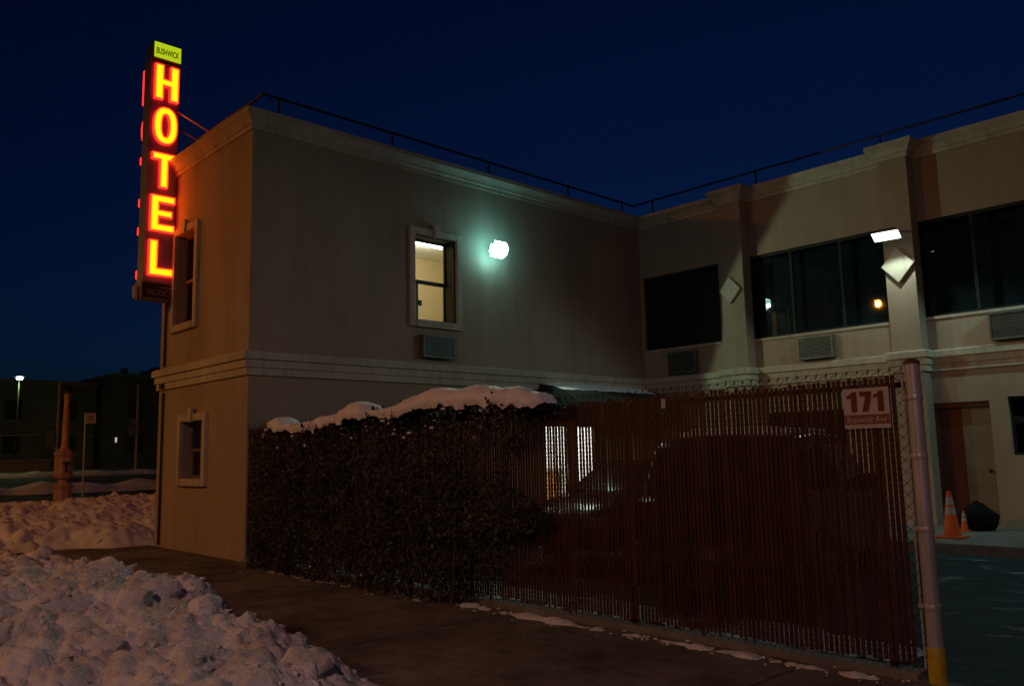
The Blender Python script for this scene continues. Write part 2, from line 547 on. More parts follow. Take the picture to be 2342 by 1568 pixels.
# lit window in the lot wall
w, bx, P = trim_window('x', X0, 1, *WB, .13)
double_hung(w, bx, *WB, WFRAME, GLASS, rec=-.27, fw=.055)
rv = MB(); bx(rv, WB[0] + .002, WB[0] + .03, -.345, -.005, WB[2], WB[3]); bx(rv, WB[1] - .03, WB[1] - .002, -.345, -.005, WB[2], WB[3]); bx(rv, WB[0] + .03, WB[1] - .03, -.345, -.005, WB[3] - .03, WB[3] - .002); bx(rv, WB[0] + .03, WB[1] - .03, -.345, -.005, WB[2] + .002, WB[2] + .03)
rv.build('reveal_lining', WFRAME, w)
st = MB(); bx(st, WB[0] + .30, WB[0] + .34, -.335, -.31, WB[2] + .06, WB[2] + .84); bx(st, WB[0] + .34, WB[0] + .43, -.335, -.31, WB[2] + .36, WB[2] + .47)
st.build('window_latch', WFRAME, w)
bl = MB()
for i in range(30):
    z = 5.80 - i * .028
    bl.add([(X0 - .352, WB[0], z), (X0 - .352, WB[1], z), (X0 - .335, WB[1], z - .0045), (X0 - .335, WB[0], z - .0045)], [(0, 1, 2, 3)])
tag(bl.build('blind', mat('blind_slat', (.62, .58, .46), .6), w), kind='stuff')
room = MB(); room.mi = 0
rx0, rx1, ry0, ry1, rz0, rz1 = X0 - 2.7, X0 - .355, 9.0, 12.6, 3.5, 6.20
room.add([(rx0, ry0, rz0), (rx0, ry1, rz0), (rx0, ry1, rz1), (rx0, ry0, rz1)], [(0, 1, 2, 3)])
room.add([(rx0, ry0, rz0), (rx1, ry0, rz0), (rx1, ry0, rz1), (rx0, ry0, rz1)], [(0, 1, 2, 3)])
room.add([(rx0, ry1, rz0), (rx1, ry1, rz0), (rx1, ry1, rz1), (rx0, ry1, rz1)], [(0, 1, 2, 3)])
room.add([(rx0, ry0, rz0), (rx1, ry0, rz0), (rx1, ry1, rz0), (rx0, ry1, rz0)], [(0, 1, 2, 3)])
room.mi = 1
room.add([(rx0, ry0, rz1), (rx1, ry0, rz1), (rx1, ry1, rz1), (rx0, ry1, rz1)], [(0, 1, 2, 3)])
room.build('room_lining', [mat('beige_room_wall', (.62, .50, .30), .9), mat('white_ceiling', (.75, .74, .66), .9)], hotel)
tube = thing('ceiling_tube_light', (X0 - 1.0, 10.6, 6.2), 'white fluorescent tube light on the ceiling of the lit upstairs room', 'light')
MB().box(X0 - 1.07, X0 - .93, 10.15, 10.95, 6.06, 6.195).build('housing', mat('white_metal', (.8, .8, .78), .5), tube)
MB().tube((X0 - 1.0, 10.18, 6.02), (X0 - 1.0, 10.92, 6.02), .035, 10).build('tube', emission('tube_glow', (1, .97, .85), 6), tube)
light('room_light', 'POINT', (X0 - 1.2, 10.7, 5.95), 62, (1, .9, .66), parent=tube, shadow_soft_size=.01)

# entrance doors, lit lobby
lob = MB(); lob.mi = 0
rx0, rx1, ry0, ry1, rz0, rz1 = X0 - 2.6, X0 - .245, 12.75, 15.2, .1, 2.7
lob.add([(rx0, ry0, rz0), (rx0, ry1, rz0), (rx0, ry1, rz1), (rx0, ry0, rz1)], [(0, 1, 2, 3)])
lob.add([(rx0, ry0, rz0), (rx1, ry0, rz0), (rx1, ry0, rz1), (rx0, ry0, rz1)], [(0, 1, 2, 3)])
lob.add([(rx0, ry1, rz0), (rx1, ry1, rz0), (rx1, ry1, rz1), (rx0, ry1, rz1)], [(0, 1, 2, 3)])
lob.add([(rx0, ry0, rz0), (rx1, ry0, rz0), (rx1, ry1, rz0), (rx0, ry1, rz0)], [(0, 1, 2, 3)])
lob.add([(rx0, ry0, rz1), (rx1, ry0, rz1), (rx1, ry1, rz1), (rx0, ry1, rz1)], [(0, 1, 2, 3)])
lob.build('lobby_lining', mat('white_lobby', (.8, .78, .74), .8), hotel)
ll = thing('lobby_ceiling_lamp', (X0 - 1.2, 13.9, 2.7), 'bright white ceiling panel lamp inside the hotel entrance lobby', 'light')
MB().box(X0 - 1.5, X0 - .9, 13.2, 14.4, 2.64, 2.695).build('diffuser', emission('lobby_glow', (1, .96, .95), 9), ll)
light('lobby_light', 'POINT', (X0 - 1.2, 13.8, 2.3), 100, (1, .95, .93), parent=ll, shadow_soft_size=.02)
ck = thing('reception_counter', (X0 - 2.0, 14.5, .1), 'orange-brown wooden reception counter inside the lit lobby', 'counter')
MB().box(X0 - 2.4, X0 - 1.7, 14.0, 15.1, .102, 1.15).build('counter_body', mat('orange_wood', (.5, .22, .07), .5), ck)
MB().box(X0 - 2.45, X0 - 1.65, 13.96, 15.15, 1.152, 1.2).build('counter_top', mat('pale_top', (.6, .55, .5), .4), ck)
for h in (DOOR_B1, DOOR_B2):
    dr = bpy.data.objects.new('door', None); COL.objects.link(dr); dr.parent = hotel
    dr.location = Vector((X0, (h[0] + h[1]) / 2, h[2])) - wpos(hotel)
    f = MB(); xa, xb = X0 - .14, X0 - .08
    f.box(xa, xb, h[0], h[0] + .07, h[2], h[3]); f.box(xa, xb, h[1] - .07, h[1], h[2], h[3])
    f.box(xa, xb, h[0] + .07, h[1] - .07, h[3] - .08, h[3]); f.box(xa, xb, h[0] + .07, h[1] - .07, h[2], h[2] + .16)
    f.build('frame', BRONZE, dr)
    MB().box(X0 - .115, X0 - .108, h[0] + .07, h[1] - .07, h[2] + .16, h[3] - .08).build('pane', GLASS, dr)
    MB().tube((X0 - .04, h[1] - .12, 1.0), (X0 - .04, h[1] - .12, 1.35), .014).build('handle', GALV, dr)

# court wall windows, big panes with curtains
muls = [[-11.40], [-8.66, -7.55], [-5.02, -4.0]]
for (a, b, z0, z1), ms in zip(CW, muls):
    w = bpy.data.objects.new('window', None); COL.objects.link(w); w.parent = hotel
    w.location = Vector(((a + b) / 2, YC, z0)) - wpos(hotel)
    ya, yb = YC + .09, YC + .15
    f = MB(); t = .05
    f.box(a, a + t, ya, yb, z0, z1); f.box(b - t, b, ya, yb, z0, z1); f.box(a + t, b - t, ya, yb, z1 - t, z1); f.box(a + t, b - t, ya, yb, z0, z0 + t)
    f.build('frame', BRONZE, w)
    for mx in ms:
        MB().box(mx - .03, mx + .03, ya - .006, yb - .01, z0 + t, z1 - t).build('mullion', BRONZE, w)
    ed = [a + t] + ms + [b - t]
    for e0, e1 in zip(ed, ed[1:]):
        g = .03 if e0 in ms else 0; g2 = .03 if e1 in ms else 0
        MB().box(e0 + g, e1 - g2, YC + .115, YC + .122, z0 + t, z1 - t).build('pane', DARKGLASS, w)
    backing(w, 'y', a - .05, b + .05, YC + .33, z0 - .05, z1 + .05, CURTAIN, .004, .23)
    MB().box(a, b, YC - .025, YC + .085, z0 - .055, z0 - .003).build('sill', TRIM, w)
for (a, b, z0, z1) in (WIN_C, WIN_C2):
    w = bpy.data.objects.new('window', None); COL.objects.link(w); w.parent = hotel
    w.location = Vector(((a + b) / 2, YC, z0)) - wpos(hotel)
    f = MB(); t = .05; ya, yb = YC + .09, YC + .15
    f.box(a, a + t, ya, yb, z0, z1); f.box(b - t, b, ya, yb, z0, z1); f.box(a + t, b - t, ya, yb, z1 - t, z1); f.box(a + t, b - t, ya, yb, z0, z0 + t)
    f.build('frame', BRONZE, w)
    MB().box(a + t, b - t, YC + .115, YC + .122, z0 + t, z1 - t).build('pane', DARKGLASS, w)
    backing(w, 'y', a - .05, b + .05, YC + .33, z0 - .05, z1 + .05, mat('black_curtain', (.012, .012, .014), .9), .02, .2)
# court door: red-brown header and side leaf, beige leaf with knob
dr = bpy.data.objects.new('door', None); COL.objects.link(dr); dr.parent = hotel
a, b, z0, z1 = DOOR_C
dr.location = Vector(((a + b) / 2, YC, z0)) - wpos(hotel)
f = MB(); f.box(a, b, YC + .05, YC + .2, z1 - .1, z1); f.box(a, a + .08, YC + .05, YC + .2, z0, z1 - .1); f.build('frame', BROWN, dr)
MB().box(a + .083, a + .47, YC + .13, YC + .19, z0, z1 - .103).build('side_leaf', BROWN, dr)
MB().box(a + .473, b - .003, YC + .12, YC + .18, z0, z1 - .103).build('leaf', BEIGE, dr)
MB().lathe((b - .1, YC + .07, 1.1), [(.02, -.03), (.035, 0), (.02, .03)], 10).build('knob', DARKMETAL, dr)
part_box('room_lining', BLACK, hotel, a - .1, b + .1, YC + .26, YC + .3, 0, 2.6)

# cable conduit and leader at the far end of the street facade
MB().tube((-16.22, D - .03, .05), (-16.22, D - .03, 2.9), .022).build('conduit', DARKMETAL, hotel)
MB().tube((-16.22, D - .03, 3.4), (-16.22, D - .03, 4.65), .022).build('conduit', DARKMETAL, hotel)
# small vents in the string course
MB().lathe((-16.15, D - .09, 3.02), [(.05, -.05), (.05, .05)], 10).build('vent', BLACK, hotel)

# roof railing
rail = bpy.data.objects.new('roof_railing', None); COL.objects.link(rail); rail.parent = hotel
rail.location = Vector((X0, D + .3, ZR)) - wpos(hotel)
zr = 7.90
corner = (X0 - .2, D + .28)
runs = [((-16.2, D + .28), corner), (corner, (X0 - .2, YC + .2)), ((X0 - .2, YC + .2), (1.7, YC + .2))]
for (p, q) in runs:
    MB().tube((*p, zr), (*q, zr - (0.04 if q[1] > 10 else 0)), .024, 8).build('rail', DARKMETAL, rail)
for q in [(-16.0, D + .28), (-14.4, D + .28), (X0 - .2, 6.65), (X0 - .2, 9.07), (X0 - .2, 11.6), (X0 - .2, 14.13), (X0 - .2, 16.15),
          (-12.36, YC + .2), (-9.43, YC + .2), (-6.59, YC + .2), (-3.9, YC + .2), (-1.2, YC + .2)]:
    MB().tube((*q, ZR - .01), (*q, zr), .022, 8).build('post', DARKMETAL, rail)

# ------------------------------------------------------------------ air conditioners
def air_conditioner(name_label, axis, pos, outn, u0, u1, z0, z1, dep=.16, m=None):
    def P(u, d, z): return (u, pos + outn * d, z) if axis == 'y' else (pos + outn * d, u, z)
    def bx(mb, a, b, d0, d1, c, e):
        p, q = P(a, d0, c), P(b, d1, e); mb.box(p[0], q[0], p[1], q[1], p[2], q[2])
    t = thing('air_conditioner', P((u0 + u1) / 2, 0, z0), name_label, 'air conditioner', 'air conditioners under the upper windows')
    m = m or mat('ac_metal', (.16, .18, .15), .5, metal=.2, noise_scale=5, var=.3)
    s = MB()
    e = .03
    bx(s, u0, u0 + e, .002, dep, z0, z1); bx(s, u1 - e, u1, .002, dep, z0, z1); bx(s, u0 + e, u1 - e, .002, dep, z1 - e, z1); bx(s, u0 + e, u1 - e, .002, dep, z0, z0 + e)
    bx(s, u0 + e, u1 - e, .002, .04, z0 + e, z1 - e)
    s.build('sleeve', m, t)
    n = 15
    for i in range(n):
        z = z0 + e + (z1 - z0 - 2 * e) * (i + .5) / n
        f = MB(); bx(f, u0 + e + .002, u1 - e - .002, .06, dep - .012, z - .007, z + .007)
        f.build('louvre', m, t)
    return t
air_conditioner('grey louvred air conditioner in the dark wing wall below the lit window', 'x', X0, 1, 9.53, 10.30, 3.46, 3.90)
air_conditioner('dark louvred air conditioner nearest the inner corner of the court', 'y', YC, -1, -11.86, -11.08, 3.40, 3.92)
air_conditioner('greenish louvred air conditioner under the three-pane upper window between the pilasters', 'y', YC, -1, -8.5, -7.74, 3.42, 3.89)
air_conditioner('louvred air conditioner at the edge of the photo, right of the lamp pilaster', 'y', YC, -1, -4.82, -4.05, 3.42, 3.91)

# ------------------------------------------------------------------ wall flood lights
LAMPMETAL = mat('lamp_housing', (.20, .19, .17), .5, metal=.4)
def flood(label, loc, wallpt, direction, w, h, power, color, face, blend=.18, size=170, soft=.05, bulge=.02, rim=None):
    t = thing('wall_flood_light', wallpt, label, 'lamp', 'flood lights on the hotel walls')
    d = Vector(direction).normalized()
    q = d.to_track_quat('Z', 'Y')
    M = Matrix.Translation(loc) @ q.to_matrix().to_4x4()
    hb = MB(); hb.T = M
    dp = .12
    hr = .35 if rim else .5
    vs = [(-w * .3, -h * .3, -dp), (w * .3, -h * .3, -dp), (w * .3, h * .3, -dp), (-w * .3, h * .3, -dp), (-w * hr, -h * hr, 0), (w * hr, -h * hr, 0), (w * hr, h * hr, 0), (-w * hr, h * hr, 0)]
    hb.add(vs, [(3, 2, 1, 0), (4, 5, 6, 7), (0, 1, 5, 4), (1, 2, 6, 5), (2, 3, 7, 6), (3, 0, 4, 7)])
    hb.build('housing', LAMPMETAL, t)
    fb = MB(); fb.T = M
    e = .012
    a_, b_ = w / 2 - e, h / 2 - e
    ct = min(a_, b_) * (.55 if rim else .06)
    octo = [(-a_ + ct, -b_), (a_ - ct, -b_), (a_, -b_ + ct), (a_, b_ - ct), (a_ - ct, b_), (-a_ + ct, b_), (-a_, b_ - ct), (-a_, -b_ + ct)]
    vs = [(x, y, .003) for x, y in octo] + [(x * .97, y * .97, bulge * .6) for x, y in octo] + [(x * .8, y * .8, bulge) for x, y in octo]
    fb.add(vs, [tuple(range(7, -1, -1)), tuple(range(16, 24))] + [(r_ * 8 + k, r_ * 8 + (k + 1) % 8, r_ * 8 + 8 + (k + 1) % 8, r_ * 8 + 8 + k) for r_ in (0, 1) for k in range(8)])
    fb.build('lens', face, t)
    if rim:  # added glowing strips behind the lens that throw a halo on the wall
        rb = MB(); rb.T = M
        for (xa_, xb_, ya_, yb_) in ((-a_, -w * .36, -b_ * .5, b_ * .5), (w * .36, a_, -b_ * .5, b_ * .5), (-w * .33, w * .33, -b_, -h * .36), (-w * .33, w * .33, h * .36, b_)):
            rb.box(xa_, xb_, ya_, yb_, -.03, -.002)
        rb.build('halo_strips', rim, t)
    ar = MB(); ar.tube(Vector(loc) - d * dp * .8, wallpt, .025, 8); ar.build('bracket', LAMPMETAL, t)
    light('flood_light', 'SPOT', Vector(loc) + d * (bulge + .03), power, color, direction, parent=t, spot_size=R(size), spot_blend=blend, shadow_soft_size=soft)
    return t
COOL = (.72, 1.0, .72)
flood('glaring white flood light on the dark wing wall beside the lit window', (X0 + .36, 11.34, 5.78), (X0, 11.58, 5.84), (.888, 0, -.46), .45, .36, 225, COOL,
      emission('flood_glare', (.60, 1, .90), 8), size=134.5, blend=.06, bulge=.09, rim=emission('flood_halo', (.28, .94, 1), 46))  # rim: added glow for the wall halo, not part of the fixture
flood('flat bright lamp on the lit pilaster, above its diamond ornament', (-6.215, YC - PD - .50, 5.52), (-6.21, YC - PD, 5.68), (.05, -.5, -.86), .50, .25, 62, (.78, 1, .88),
      emission('pilaster_glare', (.9, 1, 1), 5), size=172, blend=.25)
flood('bright lamp on the pilaster beyond the edge of the photo', (-2.53, YC - PD - .50, 5.52), (-2.52, YC - PD, 5.68), (.05, -.5, -.86), .50, .25, 135, (.45, 1, 1),
      emission('pilaster_glare', (.9, 1, 1), 5), size=172, blend=.25)

# ------------------------------------------------------------------ entrance awning
aw = thing('entrance_awning', (X0, 14.5, 2.75), 'dark canvas awning capped with snow over the hotel entrance', 'awning')
ay0, ay1 = 12.75, 16.3
canvas = mat('dark_canvas', (.02, .028, .026), .85, noise_scale=5, var=.4)
ab = MB()
prof = [(X0 + .002, 3.10), (X0 + .4, 3.02), (X0 + .85, 2.86), (X0 + 1.15, 2.64), (X0 + 1.17, 2.40)]
n = 24
vs = []
for i in range(n + 1):
    y = ay0 + (ay1 - ay0) * i / n
    for j, (x, z) in enumerate(prof):
        zz = z - .015 * abs(math.sin(math.pi * i / 4)) - (.05 * abs(math.sin(math.pi * i / 2 + .3)) if j == 4 else 0)
        vs.append((x, y, zz))
        vs.append((x, y, zz - .012))
kk = len(prof) * 2
fs = []
for i in range(n):
    for j in range(len(prof) - 1):
        a = i * kk + j * 2; b_ = (i + 1) * kk + j * 2
        fs += [(a, a + 2, b_ + 2, b_), (a + 1, b_ + 1, b_ + 3, a + 3)]
for i in (0, n):
    fs.append(tuple(i * kk + j * 2 for j in range(len(prof))) + (len(vs) + (0 if i == 0 else 1),))
vs += [(X0 + .002, ay0, 2.40), (X0 + .002, ay1, 2.40)]
ab.add(vs, fs)
ab.build('canopy', canvas, aw)
MB().path([(X0 + .01, ay0 + .05, 2.42), (X0 + 1.13, ay0 + .05, 2.42), (X0 + 1.13, ay1 - .05, 2.42), (X0 + .01, ay1 - .05, 2.42)], .016).build('frame', GALV, aw)
def snow_blanket(name, fn, nu, nv, m, label=None, cat=None, parent=None):
    vs = [fn(i / nu, j / nv) for j in range(nv + 1) for i in range(nu + 1)]
    fs = [(j * (nu + 1) + i, j * (nu + 1) + i + 1, (j + 1) * (nu + 1) + i + 1, (j + 1) * (nu + 1) + i) for j in range(nv) for i in range(nu)]
    o = MB().add(vs, fs).build(name, m, parent, smooth='all')
    return o
def awn_snow(u, v):
    y = ay0 + .1 + (ay1 - ay0 - .25) * u
    x = X0 + .01 + .62 * v
    import bisect
    zz = 3.10
    for (xa, za), (xb, zb) in zip(prof, prof[1:]):
        if xa <= x <= xb: zz = za + (zb - za) * (x - xa) / (xb - xa)
    e = min(1, 6 * u, 6 * (1 - u)) ** .5 * max(0, 1 - v ** 3) ** .6
    t = .07 * e + .02 * noise.noise((y * 2.3, x * 2.3, 1)) * e
    return (x, y, zz + t - .01)
tag(snow_blanket('awning_snow', awn_snow, 40, 14, CLEAN), 'bright strip of snow lying on the dark entrance awning', 'snow', kind='stuff')

# ------------------------------------------------------------------ blade sign
def offset_poly(pts, e):
    n = len(pts); out = []
    area = sum(pts[i][0] * pts[(i + 1) % n][1] - pts[(i + 1) % n][0] * pts[i][1] for i in range(n))
    sgn = 1 if area > 0 else -1
    for i in range(n):
        p0, p1, p2 = Vector(pts[i - 1]), Vector(pts[i]), Vector(pts[(i + 1) % n])
        d0, d1 = (p1 - p0).normalized(), (p2 - p1).normalized()
        n0 = Vector((-d0.y, d0.x)) * sgn; n1 = Vector((-d1.y, d1.x)) * sgn
        b = n0 + n1
        k = b.dot(n0)
        out.append(tuple(p1 + b * (e / max(k, .25))))
    return out
def round_poly(pts, r):
    out = []; n = len(pts)
    for i in range(n):
        p0, p1, p2 = Vector(pts[i - 1]), Vector(pts[i]), Vector(pts[(i + 1) % n])
        a = p1 + (p0 - p1).normalized() * r; b = p1 + (p2 - p1).normalized() * r
        for t in (0, .5, 1):
            q = a * (1 - t) ** 2 + p1 * 2 * t * (1 - t) + b * t * t
            out.append(tuple(q))
    return out
RED_R = emission('neon_red_rim', (1.0, .018, .013), 2.8)
RED_O = emission('neon_orange', (1.0, .06, .003), 4.4)
RED_Y = emission('neon_amber', (1.0, .11, .002), 6.5)
RED_YY = emission('neon_yellow', (1.0, .115, .001), 8.5)
NEON = [RED_R, RED_O, RED_Y, RED_YY]
def neon_letter(ch, w, h, s, o, u, v, nrm, parent, dep=.10):
    mb = MB()
    o, u, v, nrm = Vector(o), Vector(u), Vector(v), Vector(nrm)
    offs = [0, .013, .026, .040]
    def P(p, d): return o + u * p[0] + v * p[1] + nrm * d
    polys = {
        'H': [(0, 0), (s, 0), (s, h * .5 - s * .42), (w - s, h * .5 - s * .42), (w - s, 0), (w, 0), (w, h), (w - s, h), (w - s, h * .5 + s * .42), (s, h * .5 + s * .42), (s, h), (0, h)],
        'T': [(w / 2 - s / 2, 0), (w / 2 + s / 2, 0), (w / 2 + s / 2, h - s * .9), (w, h - s * .9), (w, h), (0, h), (0, h - s * .9), (w / 2 - s / 2, h - s * .9)],
        'E': [(0, 0), (w, 0), (w, s * .9), (s, s * .9), (s, h / 2 - s * .42), (w * .9, h / 2 - s * .42), (w * .9, h / 2 + s * .42), (s, h / 2 + s * .42), (s, h - s * .9), (w, h - s * .9), (w, h), (0, h)],
        'L': [(0, 0), (w, 0), (w, s * .95), (s, s * .95), (s, h), (0, h)],
    }
    if ch == 'O':
        n = 40
        def ring(k, e):
            # superellipse rings: k 0 outer, 1 inner
            rw, rh = (w / 2 - e, h / 2 - e) if k == 0 else (w / 2 - s + e, h / 2 - s * .95 + e)
            out = []
            for i in range(n):
                t = 2 * math.pi * i / n
                c, sn = math.cos(t), math.sin(t)
                out.append((w / 2 + rw * math.copysign(abs(c) ** .85, c), h / 2 + rh * math.copysign(abs(sn) ** .85, sn)))
            return out
        outer = [ring(0, e) for e in offs]; inner = [ring(1, e) for e in offs]
        seq = outer + inner[::-1]
        mats = [0, 1, 2, 3, 2, 1, 0]
        for a, b, mi in zip(seq, seq[1:], mats):
            mb.mi = mi
            mb.add([P(p, dep) for p in a] + [P(p, dep) for p in b], [(i, (i + 1) % n, n + (i + 1) % n, n + i) for i in range(n)])
        mb.mi = 0
        for a in (outer[0], inner[0]):
            mb.add([P(p, .0) for p in a] + [P(p, dep) for p in a], [(i, (i + 1) % n, n + (i + 1) % n, n + i) for i in range(n)])
    else:
        base = polys[ch]
        rings = [round_poly(offset_poly(base, e), .012) for e in offs]
        n = len(rings[0])
        for k in range(3):
            mb.mi = k
            a, b = rings[k], rings[k + 1]
            mb.add([P(p, dep) for p in a] + [P(p, dep) for p in b], [(i, (i + 1) % n, n + (i + 1) % n, n + i) for i in range(n)])
        mb.mi = 3
        mb.add([P(p, dep) for p in rings[3]], [tuple(range(n))])
        mb.mi = 0
        mb.add([P(p, 0) for p in rings[0]] + [P(p, dep) for p in rings[0]], [(i, (i + 1) % n, n + (i + 1) % n, n + i) for i in range(n)])
    return mb.build('letter', NEON, parent)

def text_mesh(body, height, o, u, v, material, name, parent, width=None, bold=0, shear=0, depth=.004):
    cu = bpy.data.curves.new('lettering', 'FONT')
    cu.body = body; cu.size = 1; cu.offset = bold; cu.shear = shear; cu.extrude = 0
    ob = bpy.data.objects.new('lettering', cu); COL.objects.link(ob)
    dg = bpy.context.evaluated_depsgraph_get()
    me = bpy.data.meshes.new_from_object(ob.evaluated_get(dg))
    bpy.data.objects.remove(ob); bpy.data.curves.remove(cu)
    co = [p.co.copy() for p in me.vertices]; fc = [list(p.vertices) for p in me.polygons]
    x0 = min(c.x for c in co); x1 = max(c.x for c in co); y0 = min(c.y for c in co); y1 = max(c.y for c in co)
    sy = height / (y1 - y0); sxx = (width / (x1 - x0)) if width else sy
    o, u, v = Vector(o), Vector(u), Vector(v)
    nn = u.cross(v).normalized()
    mb = MB().add([o + u * (c.x - x0) * sxx + v * (c.y - y0) * sy + nn * depth for c in co], fc)
    bpy.data.meshes.remove(me)
    return mb.build(name, material, parent)

SX = -15.93          # face towards the lot
ST = .30             # thickness
SY0, SY1 = 5.50, 6.065
sign = thing('hotel_blade_sign', (SX - ST / 2, SY1, 4.65), 'tall vertical sign with glowing yellow and red HOTEL letters', 'sign')
cab = mat('sign_cabinet_red', (.24, .26, .30), .5, noise_scale=3, var=.2)
MB().cbox(SX - ST, SX, SY0, SY1, 4.98, 9.42, .012).build('cabinet', [cab], sign)
MB().box(SX - ST - .012, SX + .012, SY0 - .012, SY0 + .03, 4.97, 9.43).build('edge_trim', mat('sign_edge_metal', (.38, .34, .33), .45, metal=.4), sign)
# top box
tb = MB().box(SX - ST - .03, SX + .03, SY0 + .02, SY1 + .0, 9.46, 9.80).build('name_box', mat('box_metal', (.2, .2, .12), .5), sign)
MB().box(SX + .032, SX + .045, SY0 + .04, SY1 - .01, 9.475, 9.785).build('name_panel', emission('lime_panel', (.46, .60, .012), 1.0), sign)
MB().box(SX - ST - .045, SX - ST - .032, SY0 + .04, SY1 - .01, 9.475, 9.785).build('name_panel', emission('lime_panel', (.46, .60, .012), 1.0), sign)
BLKPAINT = mat('black_paint', (.01, .01, .008), .6)
text_mesh('BUSHWICK', .13, (SX + .047, SY0 + .07, 9.545), (0, 1, 0), (0, 0, 1), BLKPAINT, 'lettering', sign, width=.44, bold=.02, shear=.1)
text_mesh('BUSHWICK', .13, (SX - ST - .047, SY1 - .06, 9.545), (0, -1, 0), (0, 0, 1), BLKPAINT, 'lettering', sign, width=.44, bold=.02, shear=.1)
# bottom box
MB().box(SX - ST - .03, SX + .03, SY0 - .04, SY1, 4.66, 4.975).build('vacancy_box', mat('vacancy_metal', (.30, .26, .22), .5, metal=.3), sign)
MB().box(SX + .032, SX + .04, SY0 - .02, SY1 - .005, 4.68, 4.955).build('vacancy_panel', mat('vacancy_dark', (.05, .012, .012), .4), sign)
DIM = mat('unlit_neon_tube', (.62, .48, .42), .4)
text_mesh('VACANCY', .12, (SX + .042, SY0 + .05, 4.72), (0, 1, 0), (0, 0, 1), DIM, 'lettering', sign, width=.47, bold=-.012)
MB().tube((SX + .05, SY0 + .28, 4.88), (SX + .05, SY1 - .04, 4.885), .008, 6).build('neon_tube', DIM, sign)
MB().lathe((SX - .12, SY0 - .09, 4.74), [(.05, -.08), (.06, 0), (.06, .14), (.02, .17)], 12).build('junction_box', mat('pale_box', (.5, .42, .33), .6), sign)
LETTERS = [('H', 8.62, .72, .175), ('O', 7.72, .76, .165), ('T', 6.84, .70, .165), ('E', 5.97, .72, .17), ('L', 5.10, .70, .17)]
for ch, z, h, s in LETTERS:
    wd = .47
    y = SY0 + .06 + (.0 if ch != 'T' else 0)
    neon_letter(ch, wd, h, s, (SX, y, z), (0, 1, 0), (0, 0, 1), (1, 0, 0), sign, dep=.07)
    neon_letter(ch, wd, h, s, (SX - ST, y + wd - .04, z), (0, -1, 0), (0, 0, 1), (-1, 0, 0), sign, dep=.19)
# stays to the roof
MB().tube((SX - .05, SY1 - .02, 8.50), (-14.42, D + .35, 7.46), .018).build('stay', mat('rusty_stay', (.32, .18, .08), .6), sign)
MB().tube((SX - .25, SY1 - .02, 8.25), (-14.95, D + .45, 7.46), .018).build('stay', DARKMETAL, sign)
for z in (5.3, 6.6):
    MB().box(SX - .2, SX - .1, SY1 - .01, D + .0, z, z + .08).build('wall_bracket', DARKMETAL, sign)

# ------------------------------------------------------------------ slatted fence
fence = thing('chain_link_fence', (-7.5, D, 0), 'chain-link fence woven with dark maroon vertical slats between hotel and gate post', 'fence')
FX0, FX1 = X0 + .06, -2.405
PITCH_S = .04
ns = int((FX1 - FX0) / PITCH_S)
me0 = MB().cbox(-.0155, .0155, -.0022, .0022, 0, 1.99, .0015)
proto = None
rng = random.Random(11)
for i in range(ns):
    x = FX0 + PITCH_S * (i + .5)
    if abs(x - (-4.86)) < .02:
        x -= .010
    z = .095 + rng.uniform(-.022, .018) - (rng.uniform(.02, .07) if rng.random() < .06 else 0)
    if proto is None:
        proto = me0.build('slat', SLAT, fence)
        o = proto
    else:
        o = proto.copy(); COL.objects.link(o)
    o.parent = fence
    o.location = (x + rng.uniform(-.0018, .0018) - fence.location.x, rng.uniform(-.001, .001), z)
    o.rotation_euler = (0, rng.uniform(-.003, .003) if rng.random() < .2 else rng.uniform(-.001, .001), rng.uniform(-.12, .12))
wm = MB()
rw = .0026
nz = int((2.13 - .05) / .04)
for i in range(ns + 1):
    # zigzag wire number i between column edges; front strokes rise to the right, back strokes to the left
    xa = FX0 + PITCH_S * i
    if i % 2: continue
    for col in (0, 1):
        pass
def seg(mb, p, q, r):
    p, q = Vector(p), Vector(q)
    d = (q - p).normalized()
    a = Vector((0, 1, 0)); b = d.cross(a).normalized()
    vs = []
    for c in (p, q):
        vs += [c + a * r, c - a * .5 * r + b * .87 * r, c - a * .5 * r - b * .87 * r]
    mb.add(vs, [(0, 1, 4, 3), (1, 2, 5, 4), (2, 0, 3, 5)])
dy = .0062
for i in range(0, ns + 2):
    xa = FX0 + PITCH_S * i
    for k in range(nz):
        z = .05 + .04 * k
        if (i + k) % 2 == 0:
            seg(wm, (xa - PITCH_S / 2, D - dy, z), (xa + PITCH_S / 2, D - dy, z + .04), rw)
        else:
            seg(wm, (xa + PITCH_S / 2, D + dy, z), (xa - PITCH_S / 2, D + dy, z + .04), rw)
tag(wm.build('wire_mesh', WIRE, fence), kind='stuff')
# knuckle ends
kn = MB()
for i in range(0, ns + 2, 2):
    xa = FX0 + PITCH_S * i + (PITCH_S if nz % 2 else 0)
    kn.path([(xa, D - dy, .05 + .04 * nz - .005), (xa + .008, D, .05 + .04 * nz + .025), (xa + .004, D + dy, .05 + .04 * nz - .002)], rw * 1.3, 4)
tag(kn.build('wire_knuckles', WIRE, fence), kind='stuff')
for px in (-12.55, -10.1, -7.55, -4.95, -2.62):
    MB().tube((px, D + .055, -.05), (px, D + .055, 2.05), .03, 12).build('post', DARKMETAL, fence, smooth=True)
MB().tube((FX0, D + .05, 2.03), (-2.33, D + .05, 2.03), .021, 10).build('top_rail', DARKMETAL, fence, smooth=True)
MB().tube((FX1 + .02, D, .08), (FX1 + .02, D, 2.1), .008, 6).build('tension_bar', GALV, fence)
MB().cbox(FX0 - .02, -2.42, D - .06, D + .12, -.09, .055, .015).build('footing', CONC, fence)
MB().box(-4.49, -4.445, D - .013, D - .009, 1.97, 2.055).build('patch_plate', mat('pale_plate', (.4, .38, .34), .6), fence)

